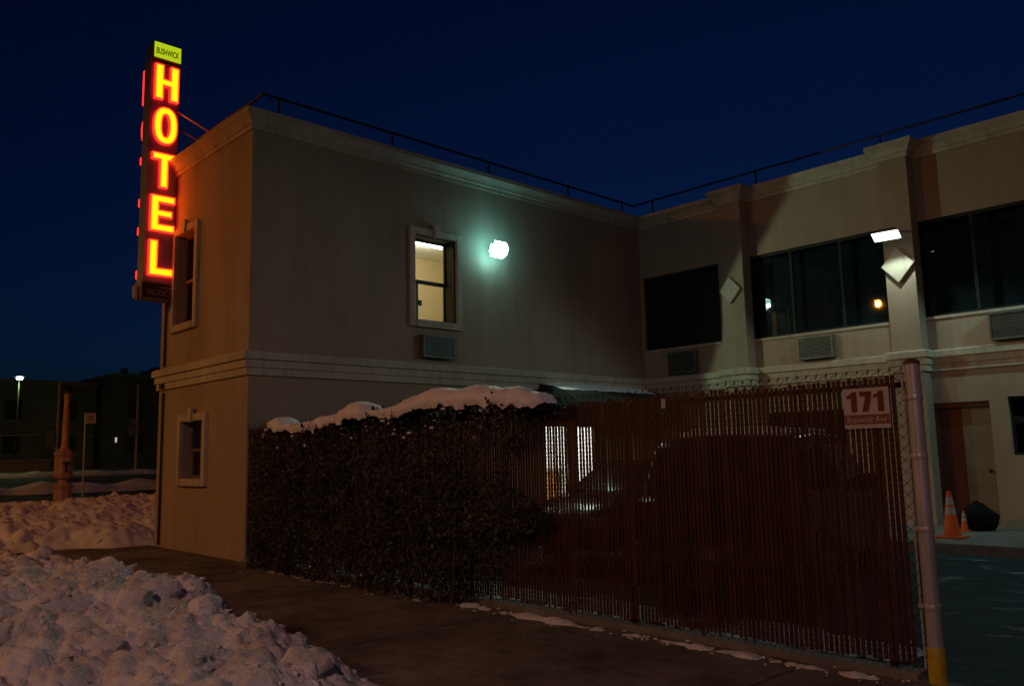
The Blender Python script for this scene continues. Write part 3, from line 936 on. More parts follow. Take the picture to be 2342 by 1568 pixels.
# number sign on the fence
ns_ = thing('number_sign', (-2.635, D - .03, 1.73), 'pink-lit white plate reading 171 Bushwick Ave at the top corner of the slatted fence', 'sign')
PLATE = mat('white_plate', (.47, .43, .43), .55, noise_scale=5, var=.12)
PRINT = mat('dark_red_print', (.13, .028, .02), .6)
px0, px1, pz0, pz1 = -2.815, -2.475, 1.725, 2.02
yp = D - .022
MB().cbox(px0, px1, yp - .004, yp, pz0, pz1, .0015).build('plate', PLATE, ns_)
def flat(pts, name='numeral', m=PRINT):
    return MB().prism(pts, (0, yp - .0045, 0), (1, 0, 0), (0, 0, 1), (0, -1, 0), .0012).build(name, m, ns_)
zt, zb_ = 1.995, 1.845
def one(x):
    flat([(x + .032, zb_), (x + .077, zb_), (x + .077, zt), (x + .045, zt), (x + .03, zt - .018), (x, zt - .03), (x, zt - .052), (x + .032, zt - .047)])
one(px0 + .028); one(px0 + .225)
x = px0 + .125
flat([(x, zt), (x + .09, zt), (x + .09, zt - .03), (x + .062, zb_), (x + .014, zb_), (x + .045, zt - .037), (x, zt - .037)])
flat([(px0 + .004, 1.755), (px1 - .004, 1.755), (px1 - .004, 1.826), (px0 + .004, 1.826)], 'strip', mat('rust_strip', (.22, .06, .04), .6))
text_mesh('Bushwick Ave', .045, (px0 + .025, yp - .0062, 1.768), (1, 0, 0), (0, 0, 1), PLATE, 'lettering', ns_, width=.29, bold=.004)

# gate post
gp = thing('gate_post', (-2.31, D, 0), 'thick galvanised gate post with hinge clamps and a yellow painted foot', 'post')
GX = -2.31
MB().lathe((GX, D, 0), [(.052, .22), (.052, 2.17)], 24).build('post', GALV, gp, smooth=True)
MB().lathe((GX, D, 0), [(.059, -.1), (.058, .225), (.053, .24)], 24).build('painted_foot', YELLOW, gp, smooth=True)
MB().lathe((GX, D, 0), [(.055, 2.165), (.055, 2.185), (.03, 2.205)], 20).build('cap', mat('rust_cap', (.12, .05, .04), .7), gp, smooth=True)
for z in (1.93, 1.52, 1.02, .50):
    c = MB().lathe((GX, D, 0), [(.0555, z - .018), (.0575, z - .012), (.0575, z + .012), (.0555, z + .018)], 24).build('clamp', GALV, gp, smooth=True)
    MB().box(GX - .085, GX - .05, D - .018, D + .018, z - .012, z + .012).build('hinge_lug', GALV, gp)
MB().tube((GX - .065, D + .03, .06), (GX - .065, D + .03, 2.02), .009, 8).build('gate_rod', DARKMETAL, gp)

# ------------------------------------------------------------------ hedge
hd = thing('evergreen_hedge', (-9.2, D - .25, 0), 'dark leafy hedge growing over the fence beside the hotel corner, capped with snow', 'hedge')
top_pts = [(-12.75, 1.93), (-12.3, 1.98), (-11.7, 2.02), (-11.3, 2.12), (-10.9, 2.05), (-10.3, 2.02), (-9.7, 2.08), (-9.1, 2.16), (-8.2, 2.12), (-7.5, 2.22), (-6.6, 2.19), (-6.1, 2.15), (-5.75, 2.12), (-5.62, 2.05)]
def hedge_top(x):
    for (a, za), (b, zb) in zip(top_pts, top_pts[1:]):
        if a <= x <= b: return za + (zb - za) * (x - a) / (b - a)
    return 1.9
edge_pts = [(-.05, -7.15), (.3, -6.75), (.55, -6.62), (.7, -6.42), (.85, -6.05), (1.0, -6.02), (1.1, -6.12), (1.25, -6.5), (1.5, -6.6), (1.62, -6.28), (1.8, -6.05), (2.0, -5.78), (2.15, -5.65), (2.4, -5.62)]
def hedge_edge(z):
    for (a, xa), (b, xb) in zip(edge_pts, edge_pts[1:]):
        if a <= z <= b: return xa + (xb - xa) * (z - a) / (b - a)
    return -6
lf = MB()
rng = random.Random(5)
V_, F_ = [], []
cnt = 0
while cnt < 30000:
    x = rng.uniform(-12.75, -5.5); z = rng.uniform(-.02, 2.3)
    if x < -12.6: continue
    if z > hedge_top(x) + .03 + .07 * noise.noise((x * 7, 0, 0)): continue
    ed = hedge_edge(z) + .14 * noise.noise((z * 5, x * 2, 9))
    if x > ed and rng.random() > math.exp(-(x - ed) / .05): continue
    den = .60 + .85 * noise.noise((x * 1.7, z * 1.5, 4)) + .75 * noise.noise((x * 4.2, z * 3.2, 7))
    if rng.random() > den: continue
    front = .34 + .24 * noise.noise((x * 1.5, z * 1.3, 12)) + .12 * noise.noise((x * 5, z * 4, 2))
    front *= min(1, .35 + (ed - x) / .7) if ed - x < .5 else 1
    front = max(.05, front)
    y = D - .012 - front * (1 - rng.random() ** 2.2)
    if z > 1.9: y += rng.uniform(0, .22)
    if x < -12.58 + (D - y) * 2.1 + .05 * noise.noise((z * 6, 2, 2)): continue
    L = rng.uniform(.02, .045) * (1 + .7 * rng.random() ** 3); Wd = L * rng.uniform(.32, .55)
    up = Vector((rng.gauss(0, .45), rng.gauss(-.25, .4), 1 if rng.random() < .75 else -1)).normalized()
    nn = Vector((rng.gauss(0, .8), -1 + rng.gauss(0, .6), rng.gauss(0, .5)))
    sd = up.cross(nn).normalized(); nn = sd.cross(up)
    p = Vector((x, y, z))
    b0 = len(V_)
    V_ += [p, p + up * L * .5 + sd * Wd + nn * .004, p + up * L, p + up * L * .5 - sd * Wd + nn * .004]
    F_ += [(b0, b0 + 1, b0 + 2), (b0, b0 + 2, b0 + 3)]
    cnt += 1
def quick_mesh(name, V, F, m, parent):
    me = bpy.data.meshes.new(name)
    org = wpos(parent) if parent else Vector()
    me.from_pydata([v - org for v in V], [], F); me.materials.append(m)
    o = bpy.data.objects.new(name, me); COL.objects.link(o); o.parent = parent
    return o
LEAF = mat('hedge_leaf', (.052, .046, .034), .5, noise_scale=9, col2=(.018, .017, .012), var=.5, spec=.45)
tag(quick_mesh('foliage', V_, F_, LEAF, hd), kind='stuff')
for i in range(26):
    x = rng.uniform(-11.9, -6.9); y = D - rng.uniform(.08, .3)
    pts = [Vector((x, y, -.02))]
    hh = rng.uniform(1.3, 2.0)
    for k in range(5):
        x += rng.uniform(-.14, .14); y = min(D - .04, y + rng.uniform(-.05, .05))
        pts.append(Vector((x, y, hh * (k + 1) / 5)))
    mb = MB()
    for k, (a, b) in enumerate(zip(pts, pts[1:])):
        mb.tube(a, b, .014 - .002 * k, 5, .012 - .002 * k)
    mb.build('stem', mat('hedge_bark', (.06, .045, .03), .9), hd)
for i in range(90):
    if i < 50:
        z = rng.uniform(.25, 2.1); x = hedge_edge(z) + rng.uniform(-.25, .02); dvec = Vector((rng.uniform(.05, .2), rng.uniform(-.12, .02), rng.uniform(-.02, .16)))
    else:
        x = rng.uniform(-12.0, -5.8); z = hedge_top(x) - .06; dvec = Vector((rng.uniform(-.1, .1), rng.uniform(-.14, .05), rng.uniform(.08, .22)))
    p0 = Vector((x, D - rng.uniform(.08, .3), z))
    MB().tube(p0, p0 + dvec, .004, 4, .0015).build('twig', mat('hedge_bark', (.06, .045, .03), .9), hd)
# crumbs of snow caught lower in the hedge
Vc, Fc = [], []
ico = bmesh.new(); bmesh.ops.create_icosphere(ico, subdivisions=2, radius=1); ico.verts.index_update()
for i in range(30):
    x = rng.uniform(-11.6, -6.2); z = hedge_top(x) - .04 - abs(rng.gauss(0, .22))
    if z < .1 or x > hedge_edge(z) - .1: continue
    c_ = Vector((x, D - .30 - rng.uniform(0, .12), z)); r_ = rng.uniform(.008, .028)
    b0 = len(Vc)
    for v in ico.verts:
        q = v.co * r_ * (1 + .5 * noise.noise(v.co * 2 + c_ * 9)); Vc.append(c_ + Vector((q.x * 1.3, q.y, q.z * .7)))
    Fc += [[b0 + v.index for v in f.verts] for f in ico.faces]
ico.free()
tag(quick_mesh('caught_snow', Vc, Fc, CLEAN, hd), kind='stuff')
# snow cap on the hedge
def cap_profile(x):
    bumps = [(-11.30, .16, .12), (-11.08, .22, .20), (-10.75, .22, .13), (-10.35, .40, .15), (-9.85, .40, .17), (-9.15, .46, .24), (-8.62, .35, .12), (-8.0, .50, .20), (-7.45, .55, .24), (-6.75, .50, .24), (-6.2, .40, .21), (-5.95, .25, .17)]
    h = 0
    for c, w_, hh in bumps:
        d = abs(x - c) / w_
        if d < 1: h = max(h, hh * (1 - d * d) ** .5)
    return h
V2, F2 = [], []
nu, nv = 260, 22
xa, xb = -11.5, -5.68
for i in range(nu + 1):
    x = xa + (xb - xa) * i / nu
    h = cap_profile(x) * .78 - .03 + .015 * noise.noise((x * 4, 2, 0))
    h = max(h, .002)
    base = hedge_top(x) - .01
    hw = .07 + .15 * min(1, h / .12) + .03 * noise.noise((x * 2.2, 7, 0))
    for j in range(nv + 1):
        t = math.pi * (j / nv) - math.pi * .12 + math.pi * .24 * (j / nv - 0) * 0
        t = -0.45 + (math.pi + .9) * j / nv
        cy = D - .17 - hw * math.cos(t)
        sz = math.sin(t)
        drip = .05 + .075 * max(0, noise.noise((x * 7, j * .1, 3)) + .3) + .03 * noise.noise((x * 19, 1, 3))
        zz = base + (h * sz if sz > 0 else drip * sz * 2.2 * min(1, h / .08))
        n3 = noise.noise((x * 6, cy * 6, zz * 6)) * .024 + noise.noise((x * 17, cy * 17, zz * 17)) * .011
        V2.append(Vector((x, cy - n3, zz + n3)))
for i in range(nu):
    for j in range(nv):
        a = i * (nv + 1) + j
        F2.append((a, a + 1, a + nv + 2, a + nv + 1))
sc_ = quick_mesh('hedge_snow', V2, F2, CLEAN, None)
sc_.data.polygons.foreach_set('use_smooth', [True] * len(sc_.data.polygons))
tag(sc_, 'rounded pinkish cap of snow lying along the top of the hedge', 'snow', kind='stuff')

# ------------------------------------------------------------------ snow banks
def chunk_mesh(seed, sub=True):
    rg = random.Random(seed)
    bm = bmesh.new()
    for _ in range(13):
        v = Vector((rg.gauss(0, 1), rg.gauss(0, 1), rg.gauss(0, 1))).normalized() * rg.uniform(.75, 1)
        bm.verts.new((v.x, v.y * rg.uniform(.75, 1), v.z * .8))
    r_ = bmesh.ops.convex_hull(bm, input=bm.verts)
    for v in [v for v in bm.verts if not v.link_faces]: bm.verts.remove(v)
    if sub:
        bmesh.ops.subdivide_edges(bm, edges=bm.edges[:], cuts=3, use_grid_fill=True, smooth=(.5 if seed % 3 == 0 else .12))
        for v in bm.verts:
            v.co *= 1 + .34 * noise.noise(v.co * 1.5 + Vector((seed, 0, 0))) + .17 * noise.noise(v.co * 3.6 + Vector((0, seed, 0))) + .08 * noise.noise(v.co * 8 + Vector((0, seed, 0)))
    me = bpy.data.meshes.new('snow_chunk')
    bmesh.ops.triangulate(bm, faces=bm.faces)
    bm.to_mesh(me); bm.free()
    me.materials.append(SNOW)
    me.polygons.foreach_set('use_smooth', [True] * len(me.polygons))
    try: me.set_sharp_from_angle(angle=R(50))
    except Exception: pass
    return me
CHUNKS = [chunk_mesh(s) for s in range(16)]
SMALL = [chunk_mesh(s + 50, False) for s in range(8)]
def clods(x, y, s, seed):
    wx, wy = x, y
    x += .35 / s * noise.noise((wx * s * 1.3, wy * s * 1.3, seed + 5)); y += .35 / s * noise.noise((wx * s * 1.3, wy * s * 1.3, seed + 9))
    d = noise.voronoi(Vector((x * s, y * s, seed)))[0]
    return max(0, 1 - d[0] * d[0] * 1.6) ** .5 if d[0] < .79 else 0
def lerp_pts(pts, t):
    if t <= pts[0][0]: return pts[0][1]
    for (a, va), (b, vb) in zip(pts, pts[1:]):
        if t <= b: return va + (vb - va) * (t - a) / (b - a)
    return pts[-1][1]
def smooth(t): t = max(0, min(1, t)); return t * t * (3 - 2 * t)
def bank(label, xr, yr, step, hfun, nchunk, nsmall, seed, crange, dens=None, nbig=0):
    V, F = [], []
    nx = int((xr[1] - xr[0]) / step); ny = int((yr[1] - yr[0]) / step)
    H = {}
    for j in range(ny + 1):
        for i in range(nx + 1):
            x = xr[0] + i * step; y = yr[0] + j * step
            V.append(Vector((x + .01 * noise.noise((x * 30, y * 30, 1)), y + .01 * noise.noise((x * 30, y * 30, 5)), hfun(x, y))))
    for j in range(ny):
        for i in range(nx):
            a = j * (nx + 1) + i
            q = (a, a + 1, a + nx + 2, a + nx + 1)
            if max(V[k].z for k in q) > -.1 + terrain(V[a].x) * 0: F.append(q)
    o = thing('snow_bank', ((xr[0] + xr[1]) / 2, (yr[0] + yr[1]) / 2, 0), label, 'snow bank')
    tag(o, kind='stuff')
    me = bpy.data.meshes.new('packed_snow')
    used = sorted({k for q in F for k in q}); mp = {k: n for n, k in enumerate(used)}
    me.from_pydata([V[k] - o.location for k in used], [], [[mp[k] for k in q] for q in F]); me.materials.append(SNOW)
    me.polygons.foreach_set('use_smooth', [True] * len(me.polygons))
    ob = bpy.data.objects.new('packed_snow', me); COL.objects.link(ob); ob.parent = o
    rg = random.Random(seed)
    n = 0; tries = 0
    while n < nchunk and tries < 20000:
        tries += 1
        x = rg.uniform(*xr); y = rg.uniform(*yr); h = hfun(x, y)
        if h < .02: continue
        if dens and rg.random() > dens(x, y): continue
        s = rg.uniform(*crange) * (1.0 if rg.random() < .85 else 1.7)
        if n < nbig:
            s = rg.uniform(.12, .24)
            if h < .16: continue
        c = bpy.data.objects.new('snow_chunk', CHUNKS[rg.randrange(len(CHUNKS))]); COL.objects.link(c); c.parent = o
        c.location = Vector((x, y, h - (s * .12 if n < nbig else -s * .02))) - o.location
        c.scale = (s * rg.uniform(.8, 1.3), s * rg.uniform(.8, 1.2), s * rg.uniform(.7, 1.0))
        c.rotation_euler = (rg.uniform(-.6, .6), rg.uniform(-.6, .6), rg.uniform(0, 6.28))
        n += 1
    V, F = [], []
    n = 0; tries = 0
    while n < nsmall and tries < 60000:
        tries += 1
        x = rg.uniform(*xr); y = rg.uniform(*yr); h = hfun(x, y)
        if h < -.02: continue
        if dens and rg.random() > dens(x, y): continue
        m = SMALL[rg.randrange(len(SMALL))]; s = rg.uniform(.018, .05)
        M = Matrix.Translation((x, y, h + s * .2)) @ Matrix.Rotation(rg.uniform(0, 6.28), 4, 'Z') @ Matrix.Rotation(rg.uniform(-.7, .7), 4, 'X') @ Matrix.Diagonal((s * rg.uniform(.8, 1.3), s, s * rg.uniform(.6, 1), 1))
        b0 = len(V)
        V += [M @ v.co for v in m.vertices]; F += [[b0 + k for k in p.vertices] for p in m.polygons]
        n += 1
    if V:
        q = quick_mesh('snow_crumbs', V, F, SNOW, o)
        tag(q, kind='stuff')
    return o
# bank along the kerb in the foreground
front_edge = [(-19, 3.9), (-17.6, 3.85), (-16, 3.5), (-14, 3.45), (-12.3, 3.62), (-11, 3.75), (-9.5, 3.72), (-8, 3.80), (-7.2, 3.6), (-6.6, 3.55), (-6.0, 3.62), (-5.6, 3.45), (-5.1, 3.46), (-4.2, 3.3)]
crest = [(-19, .34), (-16, .24), (-13.5, .24), (-12, .32), (-9.5, .40), (-8.2, .46), (-7.6, .40), (-7.2, .30), (-6.5, .33), (-6.0, .26), (-5.4, .25), (-4.9, .24), (-4.2, .16)]
def h_front(x, y):
    e = lerp_pts(front_edge, x) + .14 * noise.noise((x * 1.6, 0, 3)) + .05 * noise.noise((x * 6, 0, 8))
    c = lerp_pts(crest, x)
    t = smooth((e - y) / .62)
    back = smooth((y - .85) / .7)
    end = smooth((-4.25 - x) / .5)
    h = c * t * back * end
    if h <= 0.0005: return -.12
    amp = min(1, h / .12)
    big = clods(x, y, 2.4, 2)
    h += amp * (.13 * big + .10 * clods(x, y, 4.6, 5) + .065 * clods(x, y, 9.0, 8) + .036 * clods(x, y, 18, 3)
                + .05 * noise.noise((x * 2, y * 2, 1)) + .03 * abs(noise.noise((x * 7, y * 7, 6))) + .012 * noise.noise((x * 34, y * 34, 2)) - .16)
    return max(h, -.12)
bank('lumpy snow bank heaped along the kerb in the foreground', (-18.4, -4.15), (.9, 4.2), .022, h_front, 240, 1100, 21, (.035, .11),
     lambda x, y: 1.0 if y > 1.4 else .15, nbig=64)
# bank at the street corner behind
def h_rear(x, y):
    e0 = smooth((-16.75 - .7 * smooth((5.6 - y) / 1.2) + .25 * noise.noise((y * 1.5, 0, 4)) + .06 * noise.noise((y * 6, 0, 4)) - x + .35 * smooth((5.2 - y) / 1.2) * 0) / .9)
    lo = .30 + .33 * smooth((-18.3 - x) / 2.2)
    e1 = smooth((x + 24.2) / 1.6)
    e2 = smooth((y - 2.2) / .9)
    h = lo * e0 * e1 * e2
    dip = .20 * math.exp(-((x + 22.3) / .9) ** 2 - ((y - 5.2) / 1.0) ** 2)
    h -= dip
    if h <= .001: return -.12
    amp = min(1, h / .12)
    h += amp * (.15 * clods(x, y, 1.9, 12) + .11 * clods(x, y, 3.9, 15) + .07 * clods(x, y, 8, 18) + .04 * clods(x, y, 15, 21) + .10 * noise.noise((x * 1.1, y * 1.1, 11)) - .16)
    return max(h, -.12)
bank('high rough snow bank at the street corner around the call box', (-24.4, -16.5), (2.2, 11.0), .042, h_rear, 90, 500, 31, (.05, .12))
# low ridges of ploughed snow across the side street
def ridge(label, xr, yr, seed, hh):
    def hf(x, y):
        c = (xr[0] + xr[1]) / 2; w_ = (xr[1] - xr[0]) / 2
        t = max(0, 1 - ((x - c) / (w_ * (.7 + .3 * noise.noise((y * .7, seed, 0))))) ** 2)
        z = hh * t ** .6 * (.75 + .6 * noise.noise((y * .8, seed, 4))) + .06 * t * noise.noise((x * 2, y * 2, seed))
        return terrain(x) - .12 + z if t > 0 else terrain(x) - .2
    V, F = [], []
    st = .25
    nx = int((xr[1] - xr[0]) / st); ny = int((yr[1] - yr[0]) / st)
    for j in range(ny + 1):
        for i in range(nx + 1):
            x = xr[0] + i * st; y = yr[0] + j * st
            V.append(Vector((x, y, hf(x, y))))
    for j in range(ny):
        for i in range(nx):
            a = j * (nx + 1) + i; F.append((a, a + 1, a + nx + 2, a + nx + 1))
    q = quick_mesh('snow_ridge', V, F, SNOW, None)
    tag(q, label, 'snow ridge', kind='stuff')
    q.data.polygons.foreach_set('use_smooth', [True] * len(q.data.polygons))
ridge('low ridge of ploughed snow in the middle of the side street', (-39, -35.5), (2, 24), 3, .38)
ridge('strip of old snow lying along the foot of the tall far fence', (-50, -47), (2, 30), 9, .22)

# snow crumbs along the fence footing and snow inside the lot
def strip_snow(name, label, x0, x1, yc, hw, hh, seed, ny=8, st=.03):
    V, F = [], []
    nx = int((x1 - x0) / st)
    for i in range(nx + 1):
        x = x0 + i * st
        a = max(0, .52 + .8 * noise.noise((x * 1.1, seed, 1)) + .8 * noise.noise((x * 4.5, seed, 2)) + .4 * noise.noise((x * 13, seed, 3)))
        a *= smooth((x - x0) / .3) * smooth((x1 - x) / .3)
        for j in range(ny + 1):
            t = j / ny * 2 - 1
            y = yc + t * hw * (.45 + .55 * min(1.2, a)) + .03 * noise.noise((x * 5, t, seed))
            z = hh * a * max(0, 1 - t * t) ** .7 * (.8 + .7 * noise.noise((x * 9, y * 9, seed))) - .012
            V.append(Vector((x, y, z)))
    for i in range(nx):
        for j in range(ny):
            a = i * (ny + 1) + j; F.append((a, a + 1, a + ny + 2, a + ny + 1))
    rg = random.Random(seed)
    for _ in range(int((x1 - x0) * 26)):
        m = SMALL[rg.randrange(len(SMALL))]; sz = rg.uniform(.006, .026) * (1 if hh > .03 else .6)
        M = Matrix.Translation((rg.uniform(x0, x1), yc + rg.gauss(-.02, hw * .9), sz * .3)) @ Matrix.Rotation(rg.uniform(0, 6.28), 4, 'Z') @ Matrix.Diagonal((sz * 1.3, sz, sz * .7, 1))
        b0 = len(V)
        V += [M @ v.co for v in m.vertices]; F += [[b0 + k for k in p.vertices] for p in m.polygons]
    q = quick_mesh(name, V, F, SNOW, None)
    q.data.polygons.foreach_set('use_smooth', [True] * len(q.data.polygons))
    tag(q, label, 'snow', kind='stuff')
strip_snow('fence_snow', 'thin broken line of snow along the pavement foot of the slatted fence', -7.3, -2.45, 5.90, .10, .05, 4)
strip_snow('hedge_foot_snow', 'few scraps of snow on the pavement under the hedge', -12.2, -7.3, 5.80, .10, .025, 14)
strip_snow('lot_snow', 'trodden snow just behind the slatted fence', -12.3, -2.7, 6.78, .46, .07, 24, ny=12)
# ------------------------------------------------------------------ traffic cones, bag
def cone(label, loc, s=1.0, tilt=0):
    t = thing('traffic_cone', loc, label, 'traffic cone', 'traffic cones by the court door')
    OR = mat('cone_orange', (.75, .13, .02), .55); WH = mat('cone_band', (.42, .44, .44), .5)
    M = Matrix.Translation(loc) @ Matrix.Rotation(tilt, 4, 'X')
    b = MB(); b.T = M; b.cbox(-.19 * s, .19 * s, -.19 * s, .19 * s, 0, .035 * s, .012 * s); b.build('base', OR, t)
    H = .72 * s
    def rr(z): return (.135 - (.135 - .028) * z / H * 1.0) * (1 if s else 1) * s if s == 1 else (.135 - .107 * z / H) * s
    for z0, z1, m, nm in ((.035, .36, OR, 'body'), (.36, .47, WH, 'reflective_band'), (.47, .51, OR, 'body'), (.51, .63, WH, 'reflective_band'), (.63, .72, OR, 'tip')):
        c = MB(); c.T = M
        e = .003 if m is WH else 0
        c.lathe((0, 0, 0), [(rr(z0 * s) + e, z0 * s), (rr(z1 * s) + e, z1 * s)], 20)
        c.build(nm, m, t, smooth=True)
    return t
cone('orange traffic cone with two pale bands on the walkway by the court door', (-4.96, 14.1, .141))
cone('second orange cone standing in shadow behind the banded cone', (-5.16, 15.25, .141), .48)
bag = MB()
bm = bmesh.new(); bmesh.ops.create_icosphere(bm, subdivisions=4, radius=1)
for v in bm.verts:
    n_ = .16 * noise.noise(v.co * 2.2) + .07 * abs(noise.noise(v.co * 6))
    v.co *= 1 + n_
    if v.co.z < -.55: v.co.z = -.55
    if v.co.z > .5:
        k_ = (v.co.z - .5); v.co.x *= max(.3, 1 - k_ * 1.0); v.co.y *= max(.3, 1 - k_ * 1.0)
bm.verts.index_update()
bag.add([(-5.06 + v.co.x * .30, 15.6 + v.co.y * .26, .141 + (v.co.z + .55) * .30) for v in bm.verts], [[v.index for v in f.verts] for f in bm.faces]); bm.free()
bgt = thing('rubbish_bag', (-5.06, 15.6, .141), 'dark rubbish bag slumped beside the court door', 'bag')
bag.build('sack', mat('black_bag', (.006, .0065, .006), .85, spec=.15), bgt, smooth='all')
MB().lathe((-5.06, 15.6, .141), [(.05, .38), (.055, .45), (.03, .49)], 8).build('knot', mat('black_bag', (.006, .0065, .006), .85, spec=.15), bgt)

# ------------------------------------------------------------------ parked cars
def car(label, cx, cy, rz, L, Wd, Ht, prof, belt, wheels, paint, suv=True):
    """prof: side outline (x from rear, z); loft across the width, tumblehome above the belt line"""
    t = thing('parked_car', (cx, cy, 0), label, 'car', 'cars parked in the hotel lot')
    T = Matrix.Translation((cx, cy, 0)) @ Matrix.Rotation(rz, 4, 'Z')
    P_ = mat(*paint)
    n = len(prof)
    b = MB(); b.T = T
    ys = [-1, -.93, -.5, 0, .5, .93, 1]
    vs = []
    for s in ys:
        for (x, z) in prof:
            k = max(0, (z - belt) / (Ht - belt)) if z > belt else 0
            w_ = Wd / 2 * (1 - .17 * k)
            zz = z + (.025 * (1 - s * s) if z > belt * .9 else 0)
            e = .035 if abs(s) == 1 else 0
            xx = x
            if abs(s) == 1:
                xx = x + (-e if x > 0 else e); zz = zz - e * (1 if z > .5 else -1) * .6
            # plan-view rounding of the ends
            xx *= 1 - .035 * s * s
            vs.append((xx, s * w_, zz))
    fs = []
    for i in range(len(ys) - 1):
        for j in range(n):
            fs.append((i * n + j, i * n + (j + 1) % n, (i + 1) * n + (j + 1) % n, (i + 1) * n + j))
    fs += [tuple(range(n)), tuple(range((len(ys) - 1) * n, len(ys) * n))]
    b.add(vs, fs)
    b.build('body', P_, t, smooth=True)
    return t, T
CARGLASS = mat('car_glass', (.008, .01, .012), .06, spec=.6)
RIM = mat('alloy_rim', (.35, .35, .36), .35, metal=.7)
def wheels(t, T, xs, hw, r=.34):
    for x in xs:
        for s in (-1, 1):
            y = s * (hw - .10)
            w = MB(); w.T = T @ Matrix.Translation((x, y, r)) @ Matrix.Rotation(R(90), 4, 'X')
            w.lathe((0, 0, 0), [(r * .62, -.11), (r * .95, -.11), (r, -.07), (r, .07), (r * .95, .11), (r * .62, .11)], 28)
            wo = w.build('wheel', RUBBER, t, smooth=True)
            q = MB(); q.T = w.T
            q.lathe((0, 0, 0), [(r * .60, -.115), (r * .45, -.116), (r * .14, -.105), (r * .14, .105), (r * .45, .116), (r * .60, .115)], 20)
            q.build('rim', RIM, wo, smooth=True)
def side_glass(t, T, polys, wfun, Ht):
    for pl in polys:
        for s in (-1, 1):
            g = MB(); g.T = T
            vs = [(x, s * (wfun(z) + .006), z) for x, z in pl]
            g.add(vs, [tuple(range(len(vs)))])
            g.build('side_window', CARGLASS, t)
# dark sport utility parked parallel to the fence, rear towards the gate
SU = [(-2.30, .42), (-2.34, .75), (-2.28, 1.02), (-2.12, 1.10), (-1.94, 1.62), (-1.75, 1.72), (-.9, 1.77), (.2, 1.74), (.55, 1.66), (1.28, 1.10), (1.45, 1.06), (2.15, .98), (2.32, .82), (2.36, .50), (2.28, .32), (1.9, .27), (-1.9, .27), (-2.2, .32)]
SU_H, SU_B = 1.77, 1.06
suv, T = car('dark sport utility car with its tail backed up to the slatted fence', -5.53, 9.78, R(103), 4.7, 1.86, SU_H, SU, SU_B, None, ('dark_car_paint', (.012, .013, .016), .25, .2, .5))
def wf(z): return 1.86 / 2 * (1 - .17 * max(0, (z - SU_B) / (SU_H - SU_B))) * 1.0
side_glass(suv, T, [[(-1.92, 1.16), (-1.72, 1.60), (-1.02, 1.63), (-1.02, 1.14)], [(-.95, 1.14), (-.95, 1.63), (-.12, 1.63), (-.12, 1.13)], [(-.05, 1.13), (-.05, 1.63), (.40, 1.58), (1.05, 1.12)]], wf, SU_H)
wheels(suv, T, (-1.38, 1.42), .93, .37)
for s in (-1, 1):
    b = MB(); b.T = T; b.cbox(-2.36, -2.20, s * .60, s * .90, .82, 1.05, .02); b.build('tail_light', mat('tail_red', (.25, .01, .01), .2), suv)
    b = MB(); b.T = T; b.cbox(2.16, 2.34, s * .55, s * .86, .68, .86, .02); b.build('headlight', mat('lamp_glass', (.5, .52, .55), .1), suv)
    b = MB(); b.T = T; b.cbox(.82, 1.0, s * .94, s * 1.10, 1.08, 1.22, .025); b.build('mirror', BLACK, suv)
    b = MB(); b.T = T; b.tube((-1.6, s * .66, 1.80), (.1, s * .66, 1.79), .018); b.build('roof_rail', GALV, suv)
b = MB(); b.T = T; b.cbox(-2.42, -2.28, -.86, .86, .40, .62, .04); b.build('bumper', mat('bumper_grey', (.10, .10, .11), .5), suv)
b = MB(); b.T = T; b.cbox(2.26, 2.42, -.86, .86, .38, .58, .04); b.build('bumper', mat('bumper_grey', (.10, .10, .11), .5), suv)
b = MB(); b.T = T; b.add([(.60, -.72, 1.665), (.60, .72, 1.665), (1.22, .84, 1.16), (1.22, -.84, 1.16)], [(0, 1, 2, 3)]); b.build('windscreen', CARGLASS, suv)
b = MB(); b.T = T; b.add([(-2.15, -.8, 1.14), (-2.15, .8, 1.14), (-1.97, .70, 1.60), (-1.97, -.70, 1.60)], [(0, 1, 2, 3)]); b.build('rear_window', CARGLASS, suv)
b = MB(); b.T = T; b.box(-2.435, -2.422, -.15, .15, .46, .58); b.build('number_plate', mat('plate_pale', (.6, .58, .5), .5), suv)
# snow left on its roof
def su_roof(u, v):
    x = -1.70 + 1.85 * u; y = -.66 + 1.32 * v
    p = T @ Vector((x, y, 0))
    e = (min(1, 8 * u, 8 * (1 - u)) * min(1, 8 * v, 8 * (1 - v))) ** .5
    return (p.x, p.y, 1.70 + .135 * e + .02 * noise.noise((p.x * 4, p.y * 4, 0)) * e)
tag(snow_blanket('roof_snow', su_roof, 30, 20, CLEAN), 'slab of snow left on the roof of the dark sport utility car', 'snow', kind='stuff')
# sedan farther back by the walkway
SE = [(-2.25, .42), (-2.28, .70), (-2.2, .93), (-1.6, 1.0), (-1.0, 1.36), (-.6, 1.44), (.2, 1.44), (.5, 1.38), (1.15, .98), (1.4, .93), (2.1, .82), (2.25, .66), (2.25, .42), (2.15, .28), (-2.1, .28)]
sed, T2 = car('dark red sedan parked nose to the fence near the lit entrance', -8.15, 10.75, R(-90), 4.5, 1.78, 1.44, SE, .95, None, ('dark_red_paint', (.05, .012, .012), .25, .2, .5))
def wf2(z): return 1.78 / 2 * (1 - .17 * max(0, (z - .95) / (1.44 - .95)))
side_glass(sed, T2, [[(-1.35, 1.02), (-.95, 1.30), (-.25, 1.36), (-.25, 1.01)], [(-.18, 1.01), (-.18, 1.36), (.35, 1.32), (.95, 1.0)]], wf2, 1.44)
wheels(sed, T2, (-1.35, 1.35), .89, .32)
